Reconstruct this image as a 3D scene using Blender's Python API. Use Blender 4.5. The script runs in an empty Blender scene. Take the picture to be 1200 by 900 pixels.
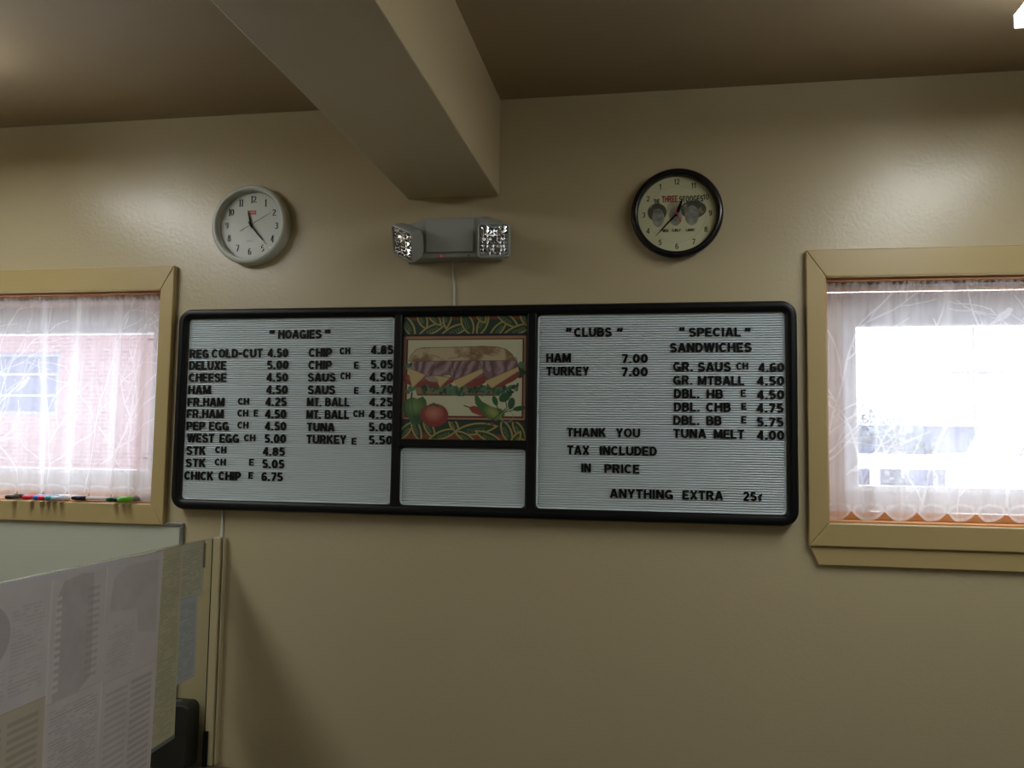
import bpy, bmesh, math, random
import numpy as np
from mathutils import Matrix, Vector
random.seed(7)
SC = bpy.context.scene
COL = SC.collection
PI = math.pi

# ---------------------------------------------------------------- camera, sky, exposure
cam = bpy.data.cameras.new('camera')
cam.sensor_width = 36.0
cam.lens = 1009.7 * 36.0 / 1200.0
cam.clip_start = 0.02
cam_o = bpy.data.objects.new('camera', cam)
COL.objects.link(cam_o)
R_ = Vector((0.98510458, 0.17129688, 0.01504488))
U_ = Vector((-0.00133079, -0.07989526, 0.99680238))
F_ = Vector((-0.17195115, 0.98197461, 0.07847722))
m4 = Matrix(((R_.x, U_.x, -F_.x, 0.0), (R_.y, U_.y, -F_.y, -2.35), (R_.z, U_.z, -F_.z, 1.60), (0, 0, 0, 1)))
cam_o.matrix_world = m4
SC.camera = cam_o

SKY_STRENGTH = 18.0
LAMP = 30.0
world = bpy.data.worlds.new('overcast_sky')
SC.world = world
world.use_nodes = True
nt = world.node_tree
bg = nt.nodes['Background']
bg.inputs['Strength'].default_value = SKY_STRENGTH
tcw = nt.nodes.new('ShaderNodeTexCoord')
sep = nt.nodes.new('ShaderNodeSeparateXYZ')
rmp = nt.nodes.new('ShaderNodeValToRGB')
rmp.color_ramp.elements[0].position = 0.0
rmp.color_ramp.elements[0].color = (0.86, 0.88, 0.95, 1)
rmp.color_ramp.elements[1].position = 1.0
rmp.color_ramp.elements[1].color = (0.95, 0.97, 1.0, 1)
nt.links.new(tcw.outputs['Generated'], sep.inputs[0])
nt.links.new(sep.outputs['Z'], rmp.inputs[0])
nt.links.new(rmp.outputs[0], bg.inputs['Color'])

vs = SC.view_settings
SC.display_settings.display_device = 'sRGB'
vs.view_transform = 'Standard'
vs.look = 'None'
vs.exposure = -1.55
vs.gamma = 1.0
vs.use_curve_mapping = False

# ---------------------------------------------------------------- helpers
def tag(o, label=None, cat=None, group=None, kind=None):
    if label: o['label'] = label
    if cat: o['category'] = cat
    if group: o['group'] = group
    if kind: o['kind'] = kind
    return o

def org(p):
    v = Vector((0, 0, 0))
    while p is not None:
        v += p.location
        p = p.parent
    return v

def empty(name, loc, label=None, cat=None, group=None, kind=None):
    o = bpy.data.objects.new(name, None)
    o.empty_display_size = 0.05
    o.location = loc
    COL.objects.link(o)
    return tag(o, label, cat, group, kind)

def link(name, me, m=None, parent=None, smooth=False, world=True):
    """one mesh object; the mesh is given in room coordinates"""
    if m is not None:
        me.materials.clear()
        me.materials.append(m)
    if smooth:
        me.shade_smooth()
    o = bpy.data.objects.new(name, me)
    COL.objects.link(o)
    if parent is not None:
        if world:
            me.transform(Matrix.Translation(-org(parent)))
        o.parent = parent
    return o

def mesh(V, F, name='m'):
    me = bpy.data.meshes.new(name)
    me.from_pydata([tuple(v) for v in V], [], F)
    me.update()
    return me

def fixn(me):
    bm = bmesh.new(); bm.from_mesh(me)
    bmesh.ops.recalc_face_normals(bm, faces=bm.faces)
    bm.to_mesh(me); bm.free()
    return me

class MB:
    def __init__(s): s.V = []; s.F = []
    def add(s, V, F):
        n = len(s.V); s.V += [tuple(v) for v in V]; s.F += [tuple(i + n for i in f) for f in F]; return s
    def box(s, x0, x1, y0, y1, z0, z1):
        V = [(x, y, z) for x in (x0, x1) for y in (y0, y1) for z in (z0, z1)]
        return s.add(V, [(0, 1, 3, 2), (4, 6, 7, 5), (0, 4, 5, 1), (2, 3, 7, 6), (0, 2, 6, 4), (1, 5, 7, 3)])
    def tube(s, P, r, n=8, cap=True):
        P = [Vector(p) for p in P]; rings = []
        for i, p in enumerate(P):
            a = P[max(i - 1, 0)]; b = P[min(i + 1, len(P) - 1)]
            d = (b - a).normalized()
            u = d.orthogonal().normalized() if i == 0 else (u - d * u.dot(d)).normalized()
            w = d.cross(u)
            rr = r[i] if isinstance(r, (list, tuple)) else r
            rings.append([p + (u * math.cos(2 * PI * k / n) + w * math.sin(2 * PI * k / n)) * rr for k in range(n)])
        V = [v for g in rings for v in g]; F = []
        for i in range(len(P) - 1):
            for k in range(n):
                F.append((i * n + k, i * n + (k + 1) % n, (i + 1) * n + (k + 1) % n, (i + 1) * n + k))
        if cap:
            F.append(tuple(range(n))[::-1]); F.append(tuple((len(P) - 1) * n + k for k in range(n)))
        return s.add(V, F)
    def lathe_y(s, prof, c, n=64):
        """profile of (radius, y) turned about an axis along y through c"""
        V = []; F = []
        for (r, y) in prof:
            for k in range(n):
                a = 2 * PI * k / n
                V.append((c[0] + r * math.cos(a), c[1] + y, c[2] + r * math.sin(a)))
        for i in range(len(prof) - 1):
            for k in range(n):
                F.append((i * n + k, i * n + (k + 1) % n, (i + 1) * n + (k + 1) % n, (i + 1) * n + k))
        return s.add(V, F)
    def prism(s, poly, y0, y1):
        """poly of (x, z), extruded along y"""
        n = len(poly)
        V = [(x, y0, z) for x, z in poly] + [(x, y1, z) for x, z in poly]
        F = [tuple(range(n)), tuple(range(n, 2 * n))[::-1]]
        F += [(k, n + k, n + (k + 1) % n, (k + 1) % n) for k in range(n)]
        return s.add(V, F)
    def rings(s, R, closed=True, cap0=False, cap1=False):
        """list of equally long vertex rings, skinned"""
        n = len(R[0]); V = [v for r in R for v in r]; F = []
        for i in range(len(R) - 1):
            for k in range(n if closed else n - 1):
                F.append((i * n + k, i * n + (k + 1) % n, (i + 1) * n + (k + 1) % n, (i + 1) * n + k))
        if cap0: F.append(tuple(range(n))[::-1])
        if cap1: F.append(tuple((len(R) - 1) * n + k for k in range(n)))
        return s.add(V, F)
    def build(s, name, m=None, parent=None, smooth=False, bevel=0.0, seg=2):
        me = fixn(mesh(s.V, s.F, name))
        o = link(name, me, m, parent, smooth)
        if bevel:
            b = o.modifiers.new('bevel', 'BEVEL'); b.width = bevel; b.segments = seg; b.limit_method = 'ANGLE'; b.angle_limit = 0.6
        return o

def rrect(x0, x1, z0, z1, r, n=6):
    P = []
    for cx, cz, a0 in ((x1 - r, z1 - r, 0), (x0 + r, z1 - r, 90), (x0 + r, z0 + r, 180), (x1 - r, z0 + r, 270)):
        for k in range(n + 1):
            a = math.radians(a0 + 90 * k / n)
            P.append((cx + r * math.cos(a), cz + r * math.sin(a)))
    return P

def M(name, col, rough=0.5, metal=0.0, bump=0.0, bscale=60.0, var=0.0, vscale=3.0, attr=None, spec=0.5, emit=None, estr=0.0, coat=0.0, bdist=0.002):
    m = bpy.data.materials.new(name); m.use_nodes = True
    t = m.node_tree; b = t.nodes['Principled BSDF']
    b.inputs['Base Color'].default_value = (*col, 1)
    b.inputs['Roughness'].default_value = rough
    b.inputs['Metallic'].default_value = metal
    b.inputs['Specular IOR Level'].default_value = spec
    b.inputs['Coat Weight'].default_value = coat
    if emit:
        b.inputs['Emission Color'].default_value = (*emit, 1); b.inputs['Emission Strength'].default_value = estr
    if bump or var:
        tc = t.nodes.new('ShaderNodeTexCoord')
    if attr:
        a = t.nodes.new('ShaderNodeAttribute'); a.attribute_name = attr
        t.links.new(a.outputs['Color'], b.inputs['Base Color'])
    if bump:
        n = t.nodes.new('ShaderNodeTexNoise'); n.inputs['Scale'].default_value = bscale; n.inputs['Detail'].default_value = 4
        bp = t.nodes.new('ShaderNodeBump'); bp.inputs['Strength'].default_value = bump; bp.inputs['Distance'].default_value = bdist
        t.links.new(tc.outputs['Object'], n.inputs['Vector']); t.links.new(n.outputs['Fac'], bp.inputs['Height']); t.links.new(bp.outputs[0], b.inputs['Normal'])
    if var and not attr:
        n = t.nodes.new('ShaderNodeTexNoise'); n.inputs['Scale'].default_value = vscale; n.inputs['Detail'].default_value = 5
        mx = t.nodes.new('ShaderNodeMix'); mx.data_type = 'RGBA'
        mx.inputs['A'].default_value = (*[c * (1 - var) for c in col], 1); mx.inputs['B'].default_value = (*[min(1, c * (1 + var)) for c in col], 1)
        t.links.new(tc.outputs['Object'], n.inputs['Vector']); t.links.new(n.outputs['Fac'], mx.inputs['Factor']); t.links.new(mx.outputs['Result'], b.inputs['Base Color'])
    return m

def lin(r, g, b):
    return tuple((c / 255 / 12.92 if c / 255 <= 0.04045 else ((c / 255 + 0.055) / 1.055) ** 2.4) for c in (r, g, b))

def wood_mat(name, c1, c2, axis='X', rough=0.45):
    m = M(name, c1, rough); t = m.node_tree; b = t.nodes['Principled BSDF']
    tc = t.nodes.new('ShaderNodeTexCoord'); mp = t.nodes.new('ShaderNodeMapping'); n = t.nodes.new('ShaderNodeTexNoise')
    mp.inputs['Scale'].default_value = (2, 60, 60) if axis == 'X' else (60, 60, 2)
    n.inputs['Scale'].default_value = 2.0; n.inputs['Detail'].default_value = 6
    mx = t.nodes.new('ShaderNodeMix'); mx.data_type = 'RGBA'
    mx.inputs['A'].default_value = (*c1, 1); mx.inputs['B'].default_value = (*c2, 1)
    t.links.new(tc.outputs['Object'], mp.inputs[0]); t.links.new(mp.outputs[0], n.inputs['Vector'])
    t.links.new(n.outputs['Fac'], mx.inputs['Factor']); t.links.new(mx.outputs['Result'], b.inputs['Base Color'])
    return m

def clear_mat(name, tint, refl, rough=0.03):
    m = bpy.data.materials.new(name); m.use_nodes = True; t = m.node_tree; t.nodes.clear()
    o = t.nodes.new('ShaderNodeOutputMaterial'); mx = t.nodes.new('ShaderNodeMixShader')
    tr = t.nodes.new('ShaderNodeBsdfTransparent'); gl = t.nodes.new('ShaderNodeBsdfGlossy'); fr = t.nodes.new('ShaderNodeFresnel')
    tr.inputs[0].default_value = (*tint, 1); gl.inputs['Roughness'].default_value = rough; fr.inputs['IOR'].default_value = refl
    ge = t.nodes.new('ShaderNodeNewGeometry'); mu = t.nodes.new('ShaderNodeMath'); mu.operation = 'SUBTRACT'; mu.use_clamp = True
    t.links.new(fr.outputs[0], mu.inputs[0]); t.links.new(ge.outputs['Backfacing'], mu.inputs[1]); t.links.new(mu.outputs[0], mx.inputs[0]); t.links.new(tr.outputs[0], mx.inputs[1]); t.links.new(gl.outputs[0], mx.inputs[2]); t.links.new(mx.outputs[0], o.inputs[0])
    return m

def lace_mat(name):
    """sheer lace: open mesh (transparent) and white thread (diffuse both ways); thread density from the woven pattern"""
    m = bpy.data.materials.new(name); m.use_nodes = True; t = m.node_tree; t.nodes.clear()
    o = t.nodes.new('ShaderNodeOutputMaterial'); mx = t.nodes.new('ShaderNodeMixShader')
    tr = t.nodes.new('ShaderNodeBsdfTransparent'); df = t.nodes.new('ShaderNodeBsdfDiffuse'); tl = t.nodes.new('ShaderNodeBsdfTranslucent')
    m2 = t.nodes.new('ShaderNodeMixShader'); m2.inputs[0].default_value = 0.55
    df.inputs[0].default_value = (0.88, 0.89, 0.91, 1); tl.inputs[0].default_value = (0.88, 0.89, 0.92, 1)
    a = t.nodes.new('ShaderNodeAttribute'); a.attribute_name = 'thread'
    t.links.new(a.outputs['Fac'], mx.inputs[0]); t.links.new(df.outputs[0], m2.inputs[1]); t.links.new(tl.outputs[0], m2.inputs[2])
    t.links.new(tr.outputs[0], mx.inputs[1]); t.links.new(m2.outputs[0], mx.inputs[2]); t.links.new(mx.outputs[0], o.inputs[0])
    return m

# ---------------------------------------------------------------- a small painter for flat print
class Paint:
    """colours on a regular grid, x to the right and y downwards, both in given units"""
    def __init__(s, w, h, nx, ny, col):
        s.w, s.h, s.nx, s.ny = w, h, nx, ny
        s.X, s.Y = np.meshgrid(np.linspace(0, w, nx), np.linspace(0, h, ny))
        s.C = np.ones((ny, nx, 3)) * np.array(col)
        s.soft = max(w / nx, h / ny) * 0.6
    def put(s, mask, col):
        mask = np.clip(mask, 0, 1)[..., None]
        c = col if isinstance(col, np.ndarray) and col.ndim == 3 else np.array(col)
        s.C = s.C * (1 - mask) + c * mask
    def ell(s, cx, cy, rx, ry, rot=0.0):
        a = math.radians(rot); dx = s.X - cx; dy = s.Y - cy
        u = dx * math.cos(a) + dy * math.sin(a); v = -dx * math.sin(a) + dy * math.cos(a)
        d = np.sqrt((u / rx) ** 2 + (v / ry) ** 2)
        return np.clip((1 - d) * min(rx, ry) / s.soft + 0.5, 0, 1)
    def glow(s, cx, cy, rx, ry, rot=0.0):
        a = math.radians(rot); dx = s.X - cx; dy = s.Y - cy
        u = dx * math.cos(a) + dy * math.sin(a); v = -dx * math.sin(a) + dy * math.cos(a)
        return np.clip(1 - np.sqrt((u / rx) ** 2 + (v / ry) ** 2), 0, 1) ** .8
    def poly(s, P):
        ins = np.zeros(s.X.shape, bool); n = len(P)
        for i in range(n):
            x0, y0 = P[i]; x1, y1 = P[(i + 1) % n]
            if y0 == y1: continue
            c = ((y0 > s.Y) != (y1 > s.Y)) & (s.X < (x1 - x0) * (s.Y - y0) / (y1 - y0) + x0)
            ins ^= c
        return ins.astype(float)
    def line(s, P, w):
        d = np.full(s.X.shape, 1e9)
        for i in range(len(P) - 1):
            (x0, y0), (x1, y1) = P[i], P[i + 1]
            ex, ey = x1 - x0, y1 - y0; L = ex * ex + ey * ey + 1e-12
            t = np.clip(((s.X - x0) * ex + (s.Y - y0) * ey) / L, 0, 1)
            d = np.minimum(d, np.hypot(s.X - x0 - t * ex, s.Y - y0 - t * ey))
        return np.clip((w / 2 - d) / s.soft + 0.5, 0, 1)
    def noise(s, sc, seed=0, oct=4):
        rs = np.random.RandomState(seed); out = np.zeros(s.X.shape); amp = 1.0; tot = 0
        for o in range(oct):
            g = rs.rand(64, 64); fx = s.X / sc * (2 ** o); fy = s.Y / sc * (2 ** o)
            ix = np.floor(fx).astype(int); iy = np.floor(fy).astype(int); tx = fx - ix; ty = fy - iy
            tx = tx * tx * (3 - 2 * tx); ty = ty * ty * (3 - 2 * ty)
            v = (g[iy % 64, ix % 64] * (1 - tx) + g[iy % 64, (ix + 1) % 64] * tx) * (1 - ty) + (g[(iy + 1) % 64, ix % 64] * (1 - tx) + g[(iy + 1) % 64, (ix + 1) % 64] * tx) * ty
            out += amp * v; tot += amp; amp *= 0.5
        return out / tot
    def mesh(s, fn, name, keep=None):
        """fn maps (x, y) arrays to room coordinates"""
        P = np.stack(fn(s.X, s.Y), -1).reshape(-1, 3)
        nx, ny = s.nx, s.ny
        idx = np.arange(nx * ny).reshape(ny, nx)
        q = np.stack([idx[:-1, :-1], idx[1:, :-1], idx[1:, 1:], idx[:-1, 1:]], -1).reshape(-1, 4)
        if keep is not None:
            k = keep.reshape(-1); q = q[k[q].all(1)]
        me = bpy.data.meshes.new(name)
        me.vertices.add(len(P)); me.vertices.foreach_set('co', P.ravel())
        me.loops.add(q.size); me.loops.foreach_set('vertex_index', q.ravel().astype(np.int32))
        me.polygons.add(len(q)); me.polygons.foreach_set('loop_start', np.arange(0, q.size, 4, dtype=np.int32))
        me.update(calc_edges=True); me.validate()
        a = me.color_attributes.new('print', 'FLOAT_COLOR', 'POINT')
        c = np.concatenate([s.C.reshape(-1, 3), np.ones((nx * ny, 1))], 1)
        a.data.foreach_set('color', c.ravel().astype(np.float32))
        return me

# ---------------------------------------------------------------- stroke lettering
def arc(cx, cy, rx, ry, a0, a1, n=12):
    return [(cx + rx * math.cos(math.radians(a0 + (a1 - a0) * k / n)), cy + ry * math.sin(math.radians(a0 + (a1 - a0) * k / n))) for k in range(n + 1)]

GLYPH = {
 'A': (.78, [[(.09, 0), (.36, 1)], [(.69, 0), (.42, 1)], [(.2, .3), (.58, .3)]]),
 'B': (.70, [[(.1, 0), (.1, 1)], [(.1, .91), (.36, .91)] + arc(.38, .725, .18, .185, 90, -90) + [(.1, .54)], [(.1, .54), (.36, .54)] + arc(.38, .315, .22, .225, 90, -90) + [(.1, .09)]]),
 'C': (.74, [arc(.39, .5, .29, .41, 42, 318, 20)]),
 'D': (.72, [[(.1, 0), (.1, 1)], [(.1, .91), (.3, .91)] + arc(.32, .5, .3, .41, 90, -90, 14) + [(.1, .09)]]),
 'E': (.64, [[(.1, 0), (.1, 1)], [(.1, .91), (.62, .91)], [(.1, .5), (.57, .5)], [(.1, .09), (.64, .09)]]),
 'F': (.60, [[(.1, 0), (.1, 1)], [(.1, .91), (.6, .91)], [(.1, .48), (.54, .48)]]),
 'G': (.78, [arc(.39, .5, .29, .41, 42, 330, 20), [(.42, .43), (.74, .43)], [(.67, .43), (.67, 0)]]),
 'H': (.74, [[(.1, 0), (.1, 1)], [(.64, 0), (.64, 1)], [(.1, .52), (.64, .52)]]),
 'I': (.22, [[(.11, 0), (.11, 1)]]),
 'K': (.74, [[(.1, 0), (.1, 1)], [(.62, 1), (.14, .4)], [(.3, .58), (.66, 0)]]),
 'L': (.60, [[(.1, 0), (.1, 1)], [(.1, .09), (.6, .09)]]),
 'M': (.90, [[(.1, 0), (.1, 1)], [(.8, 0), (.8, 1)], [(.13, 1), (.45, .08)], [(.77, 1), (.45, .08)]]),
 'N': (.74, [[(.1, 0), (.1, 1)], [(.64, 0), (.64, 1)], [(.12, .98), (.62, .02)]]),
 'O': (.80, [arc(.4, .5, .3, .41, 0, 360, 24)]),
 'P': (.68, [[(.1, 0), (.1, 1)], [(.1, .91), (.36, .91)] + arc(.38, .665, .2, .245, 90, -90) + [(.1, .42)]]),
 'R': (.74, [[(.1, 0), (.1, 1)], [(.1, .91), (.38, .91)] + arc(.4, .69, .2, .22, 90, -90) + [(.1, .47)], [(.4, .47), (.64, 0)]]),
 'S': (.70, [arc(.35, .71, .23, .2, 15, 270, 14)[:-1] + arc(.35, .29, .25, .22, 90, -165, 14)]),
 'T': (.66, [[(0, .91), (.66, .91)], [(.33, .91), (.33, 0)]]),
 'U': (.74, [[(.1, 1), (.1, .36)] + arc(.37, .36, .27, .27, 180, 360) + [(.64, 1)]]),
 'W': (1.04, [[(.08, 1), (.28, 0)], [(.3, 0), (.5, 1)], [(.54, 1), (.74, 0)], [(.76, 0), (.96, 1)]]),
 'X': (.72, [[(.08, 1), (.64, 0)], [(.64, 1), (.08, 0)]]),
 'Y': (.70, [[(.08, 1), (.35, .42)], [(.62, 1), (.35, .42)], [(.35, .5), (.35, 0)]]),
 'Z': (.64, [[(.04, .91), (.6, .91)], [(.56, .88), (.08, .12)], [(.04, .09), (.62, .09)]]),
 'Q': (.80, [arc(.4, .5, .3, .41, 0, 360, 24), [(.45, .25), (.74, -.04)]]),
 '0': (.64, [arc(.32, .5, .22, .41, 0, 360, 24)]),
 '1': (.40, [[(.27, 0), (.27, 1)], [(.27, .93), (.06, .74)]]),
 '2': (.62, [arc(.31, .69, .21, .22, 165, -35, 12) + [(.12, .13)], [(.06, .09), (.56, .09)]]),
 '3': (.62, [arc(.3, .71, .19, .2, 150, -90, 12), arc(.3, .3, .21, .22, 90, -150, 12)]),
 '4': (.64, [[(.45, 0), (.45, 1)], [(.43, .94), (.08, .28)], [(.03, .27), (.62, .27)]]),
 '5': (.62, [[(.53, .91), (.17, .91), (.12, .5)], arc(.31, .32, .22, .23, 135, -150, 14)]),
 '6': (.64, [arc(.33, .31, .21, .22, 0, 360, 18), [(.12, .31), (.13, .55)] + arc(.35, .6, .22, .31, 165, 40, 8)]),
 '7': (.60, [[(.04, .91), (.56, .91)], [(.53, .88), (.22, 0)]]),
 '8': (.64, [arc(.32, .72, .18, .19, 0, 360, 18), arc(.32, .29, .22, .21, 0, 360, 18)]),
 '9': (.64, [arc(.31, .69, .21, .22, 0, 360, 18), [(.52, .69), (.51, .45)] + arc(.29, .4, .22, .31, -15, -140, 8)]),
 '.': (.24, [[(.12, 0), (.12, .19)]]),
 '-': (.40, [[(.02, .42), (.38, .42)]]),
 '“': (.44, [[(.17, 1.0), (.1, .58)], [(.43, 1.0), (.36, .58)]]),
 '”': (.44, [[(.14, 1.0), (.07, .58)], [(.40, 1.0), (.33, .58)]]),
 '¢': (.56, [arc(.29, .42, .19, .24, 50, 310, 14), [(.4, .86), (.18, -.02)]]),
}

def ribbon(P, wf, z):
    """flat stroke along P; wf gives the width from the direction"""
    n = len(P); closed = n > 3 and math.dist(P[0], P[-1]) < 1e-6
    L = []; Rr = []
    for i in range(n):
        if closed: a = P[(i - 1) % (n - 1)] if i else P[n - 2]; b = P[i + 1] if i < n - 1 else P[1]
        else: a = P[max(i - 1, 0)]; b = P[min(i + 1, n - 1)]
        d0 = Vector((P[i][0] - a[0], P[i][1] - a[1])); d1 = Vector((b[0] - P[i][0], b[1] - P[i][1]))
        if d0.length < 1e-9: d0 = d1
        if d1.length < 1e-9: d1 = d0
        d0.normalize(); d1.normalize(); t = (d0 + d1)
        t = t.normalized() if t.length > 1e-6 else d1
        nn = Vector((-t.y, t.x)); w = wf(t.x, t.y) / 2 / max(0.6, abs(nn.dot(Vector((-d1.y, d1.x)))))
        L.append((P[i][0] + nn.x * w, P[i][1] + nn.y * w)); Rr.append((P[i][0] - nn.x * w, P[i][1] - nn.y * w))
    return L, Rr

_gc = {}
def glyph(ch, style='board', depth=0.0):
    """mesh of one character, cap height 1, lying in x-z, front towards -y; returns mesh and width"""
    key = (ch, style, depth)
    if key in _gc: return _gc[key]
    w, S = GLYPH[ch]; mb = MB()
    if style == 'board': wf = (lambda x, y: 0.12) if ch == '¢' else (lambda x, y: 0.20 + 0.035 * abs(y))
    elif style == 'serif': wf = lambda x, y: 0.07 + 0.14 * abs(y) ** 1.5
    else: wf = lambda x, y: 0.14
    S = list(S)
    if style == 'serif':
        if ch == '1': S += [[(.1, .02), (.44, .02)]]; S[1] = [(.27, .96), (.1, .84)]
        if ch == '4': S += [[(.3, .02), (.6, .02)]]
        if ch == '7': S += [[(.05, .95), (.05, .78)]]
        if ch == '2': S += [[(.56, .06), (.58, .2)]]
    for P in S:
        L, Rr = ribbon(P, wf, 0)
        for i in range(len(P) - 1):
            q = [L[i], L[i + 1], Rr[i + 1], Rr[i]]
            if depth:
                mb.prism(q, -depth, 0)
            else:
                mb.add([(x, 0, z) for x, z in q], [(0, 1, 2, 3)])
    me = fixn(mesh(mb.V, mb.F, 'glyph'))
    _gc[key] = (me, w)
    return _gc[key]

def write(text, x0, x1, z, h, y, parent, m, style='board', depth=0.0, gap=0.12, names=True, base='letter'):
    """set a word between x0 and x1 on baseline z, one object per character"""
    ws = [0.32 if c == ' ' else glyph(c, style, depth)[1] for c in text]
    tot = sum(ws) + gap * (len(text) - 1)
    k = (x1 - x0) / tot; x = x0; o0 = org(parent)
    for c, w in zip(text, ws):
        if c != ' ':
            me = glyph(c, style, depth)[0]
            if not me.materials: me.materials.append(m)
            elif me.materials[0] != m:
                me = me.copy(); me.materials.clear(); me.materials.append(m)
            nm = base
            if names: nm = 'digit' if c.isdigit() else ('letter' if c.isalpha() else 'punctuation_mark')
            o = bpy.data.objects.new(nm, me); COL.objects.link(o); o.parent = parent
            o.location = Vector((x, y, z)) - o0
            o.scale = (k, h if depth else 1, h)
        x += (w + gap) * k

# ---------------------------------------------------------------- materials
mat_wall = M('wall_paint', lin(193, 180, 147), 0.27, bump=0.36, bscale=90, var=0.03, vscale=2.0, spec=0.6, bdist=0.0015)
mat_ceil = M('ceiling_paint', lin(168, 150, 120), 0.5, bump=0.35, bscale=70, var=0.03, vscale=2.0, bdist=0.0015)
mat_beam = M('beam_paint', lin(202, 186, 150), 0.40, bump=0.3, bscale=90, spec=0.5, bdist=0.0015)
mat_floor = M('floor_tile', lin(72, 64, 56), 0.35, var=0.1, vscale=6)
mat_casing = M('casing_paint', lin(186, 166, 116), 0.34, bump=0.12, bscale=30, var=0.03, vscale=4)
mat_pine = wood_mat('pine_jamb', lin(214, 160, 104), lin(184, 122, 72))
mat_vinyl = M('white_vinyl', lin(226, 226, 236), 0.35)
mat_glass = clear_mat('window_glass', (0.97, 0.98, 0.98), 1.25)
mat_acrylic = clear_mat('clear_acrylic', (0.95, 0.96, 0.92), 1.12, 0.05)
mat_black = M('black_plastic', lin(9, 11, 14), 0.4, bump=0.05, bscale=200, spec=0.28)
mat_letter = M('letter_black', lin(7, 7, 9), 0.55, spec=0.2)
mat_board = M('letter_board_white', lin(230, 243, 250), 0.5)
mat_metal = M('anodised_metal', lin(150, 155, 165), 0.3, 0.8)
mat_white = M('white_plastic', lin(205, 210, 202), 0.4)
mat_rod = M('rod_white', lin(176, 190, 196), 0.35)
mat_lace = lace_mat('lace')
mat_print = M('glossy_print', (1, 1, 1), 0.4, attr='print')
mat_paper = M('paper', (1, 1, 1), 0.6, attr='print')

# ---------------------------------------------------------------- setting: room
XL, XR, YB, ZC = -3.0, 2.7, -4.9, 2.603
WX = {'1': (-2.53, -1.481), '2': (0.421, 1.47)}     # window openings
WZ = (1.431, 2.068)
def wall_front():
    xs = [XL, WX['1'][0], WX['1'][1], WX['2'][0], WX['2'][1], XR]; zs = [0, WZ[0], WZ[1], ZC]
    mb = MB()
    for i in range(5):
        for j in range(3):
            if j == 1 and i in (1, 3): continue
            mb.box(xs[i], xs[i + 1], 0, 0.14, zs[j], zs[j + 1])
    tag(mb.build('wall_front', mat_wall), kind='structure')
wall_front()
tag(MB().box(XL - .12, XL, YB, 0.14, 0, ZC).build('wall_left', mat_wall), kind='structure')
tag(MB().box(XR, XR + .12, YB, 0.14, 0, ZC).build('wall_right', mat_wall), kind='structure')
tag(MB().box(XL - .12, XR + .12, YB - .12, YB, 0, ZC).build('wall_back', mat_wall), kind='structure')
tag(MB().box(XL - .12, XR + .12, YB - .12, 0.14, -.1, 0).build('floor', mat_floor), kind='structure')
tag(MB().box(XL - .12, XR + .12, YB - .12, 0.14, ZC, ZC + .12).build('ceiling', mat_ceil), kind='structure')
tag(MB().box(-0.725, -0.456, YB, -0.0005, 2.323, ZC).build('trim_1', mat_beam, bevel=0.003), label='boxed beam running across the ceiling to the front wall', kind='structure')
for i, (x0, x1) in enumerate(((XL, XR),)):
    tag(MB().box(x0, x1, -.014, -0.0005, 0, .1).build('baseboard_front', mat_casing, bevel=0.003), kind='structure')

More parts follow.
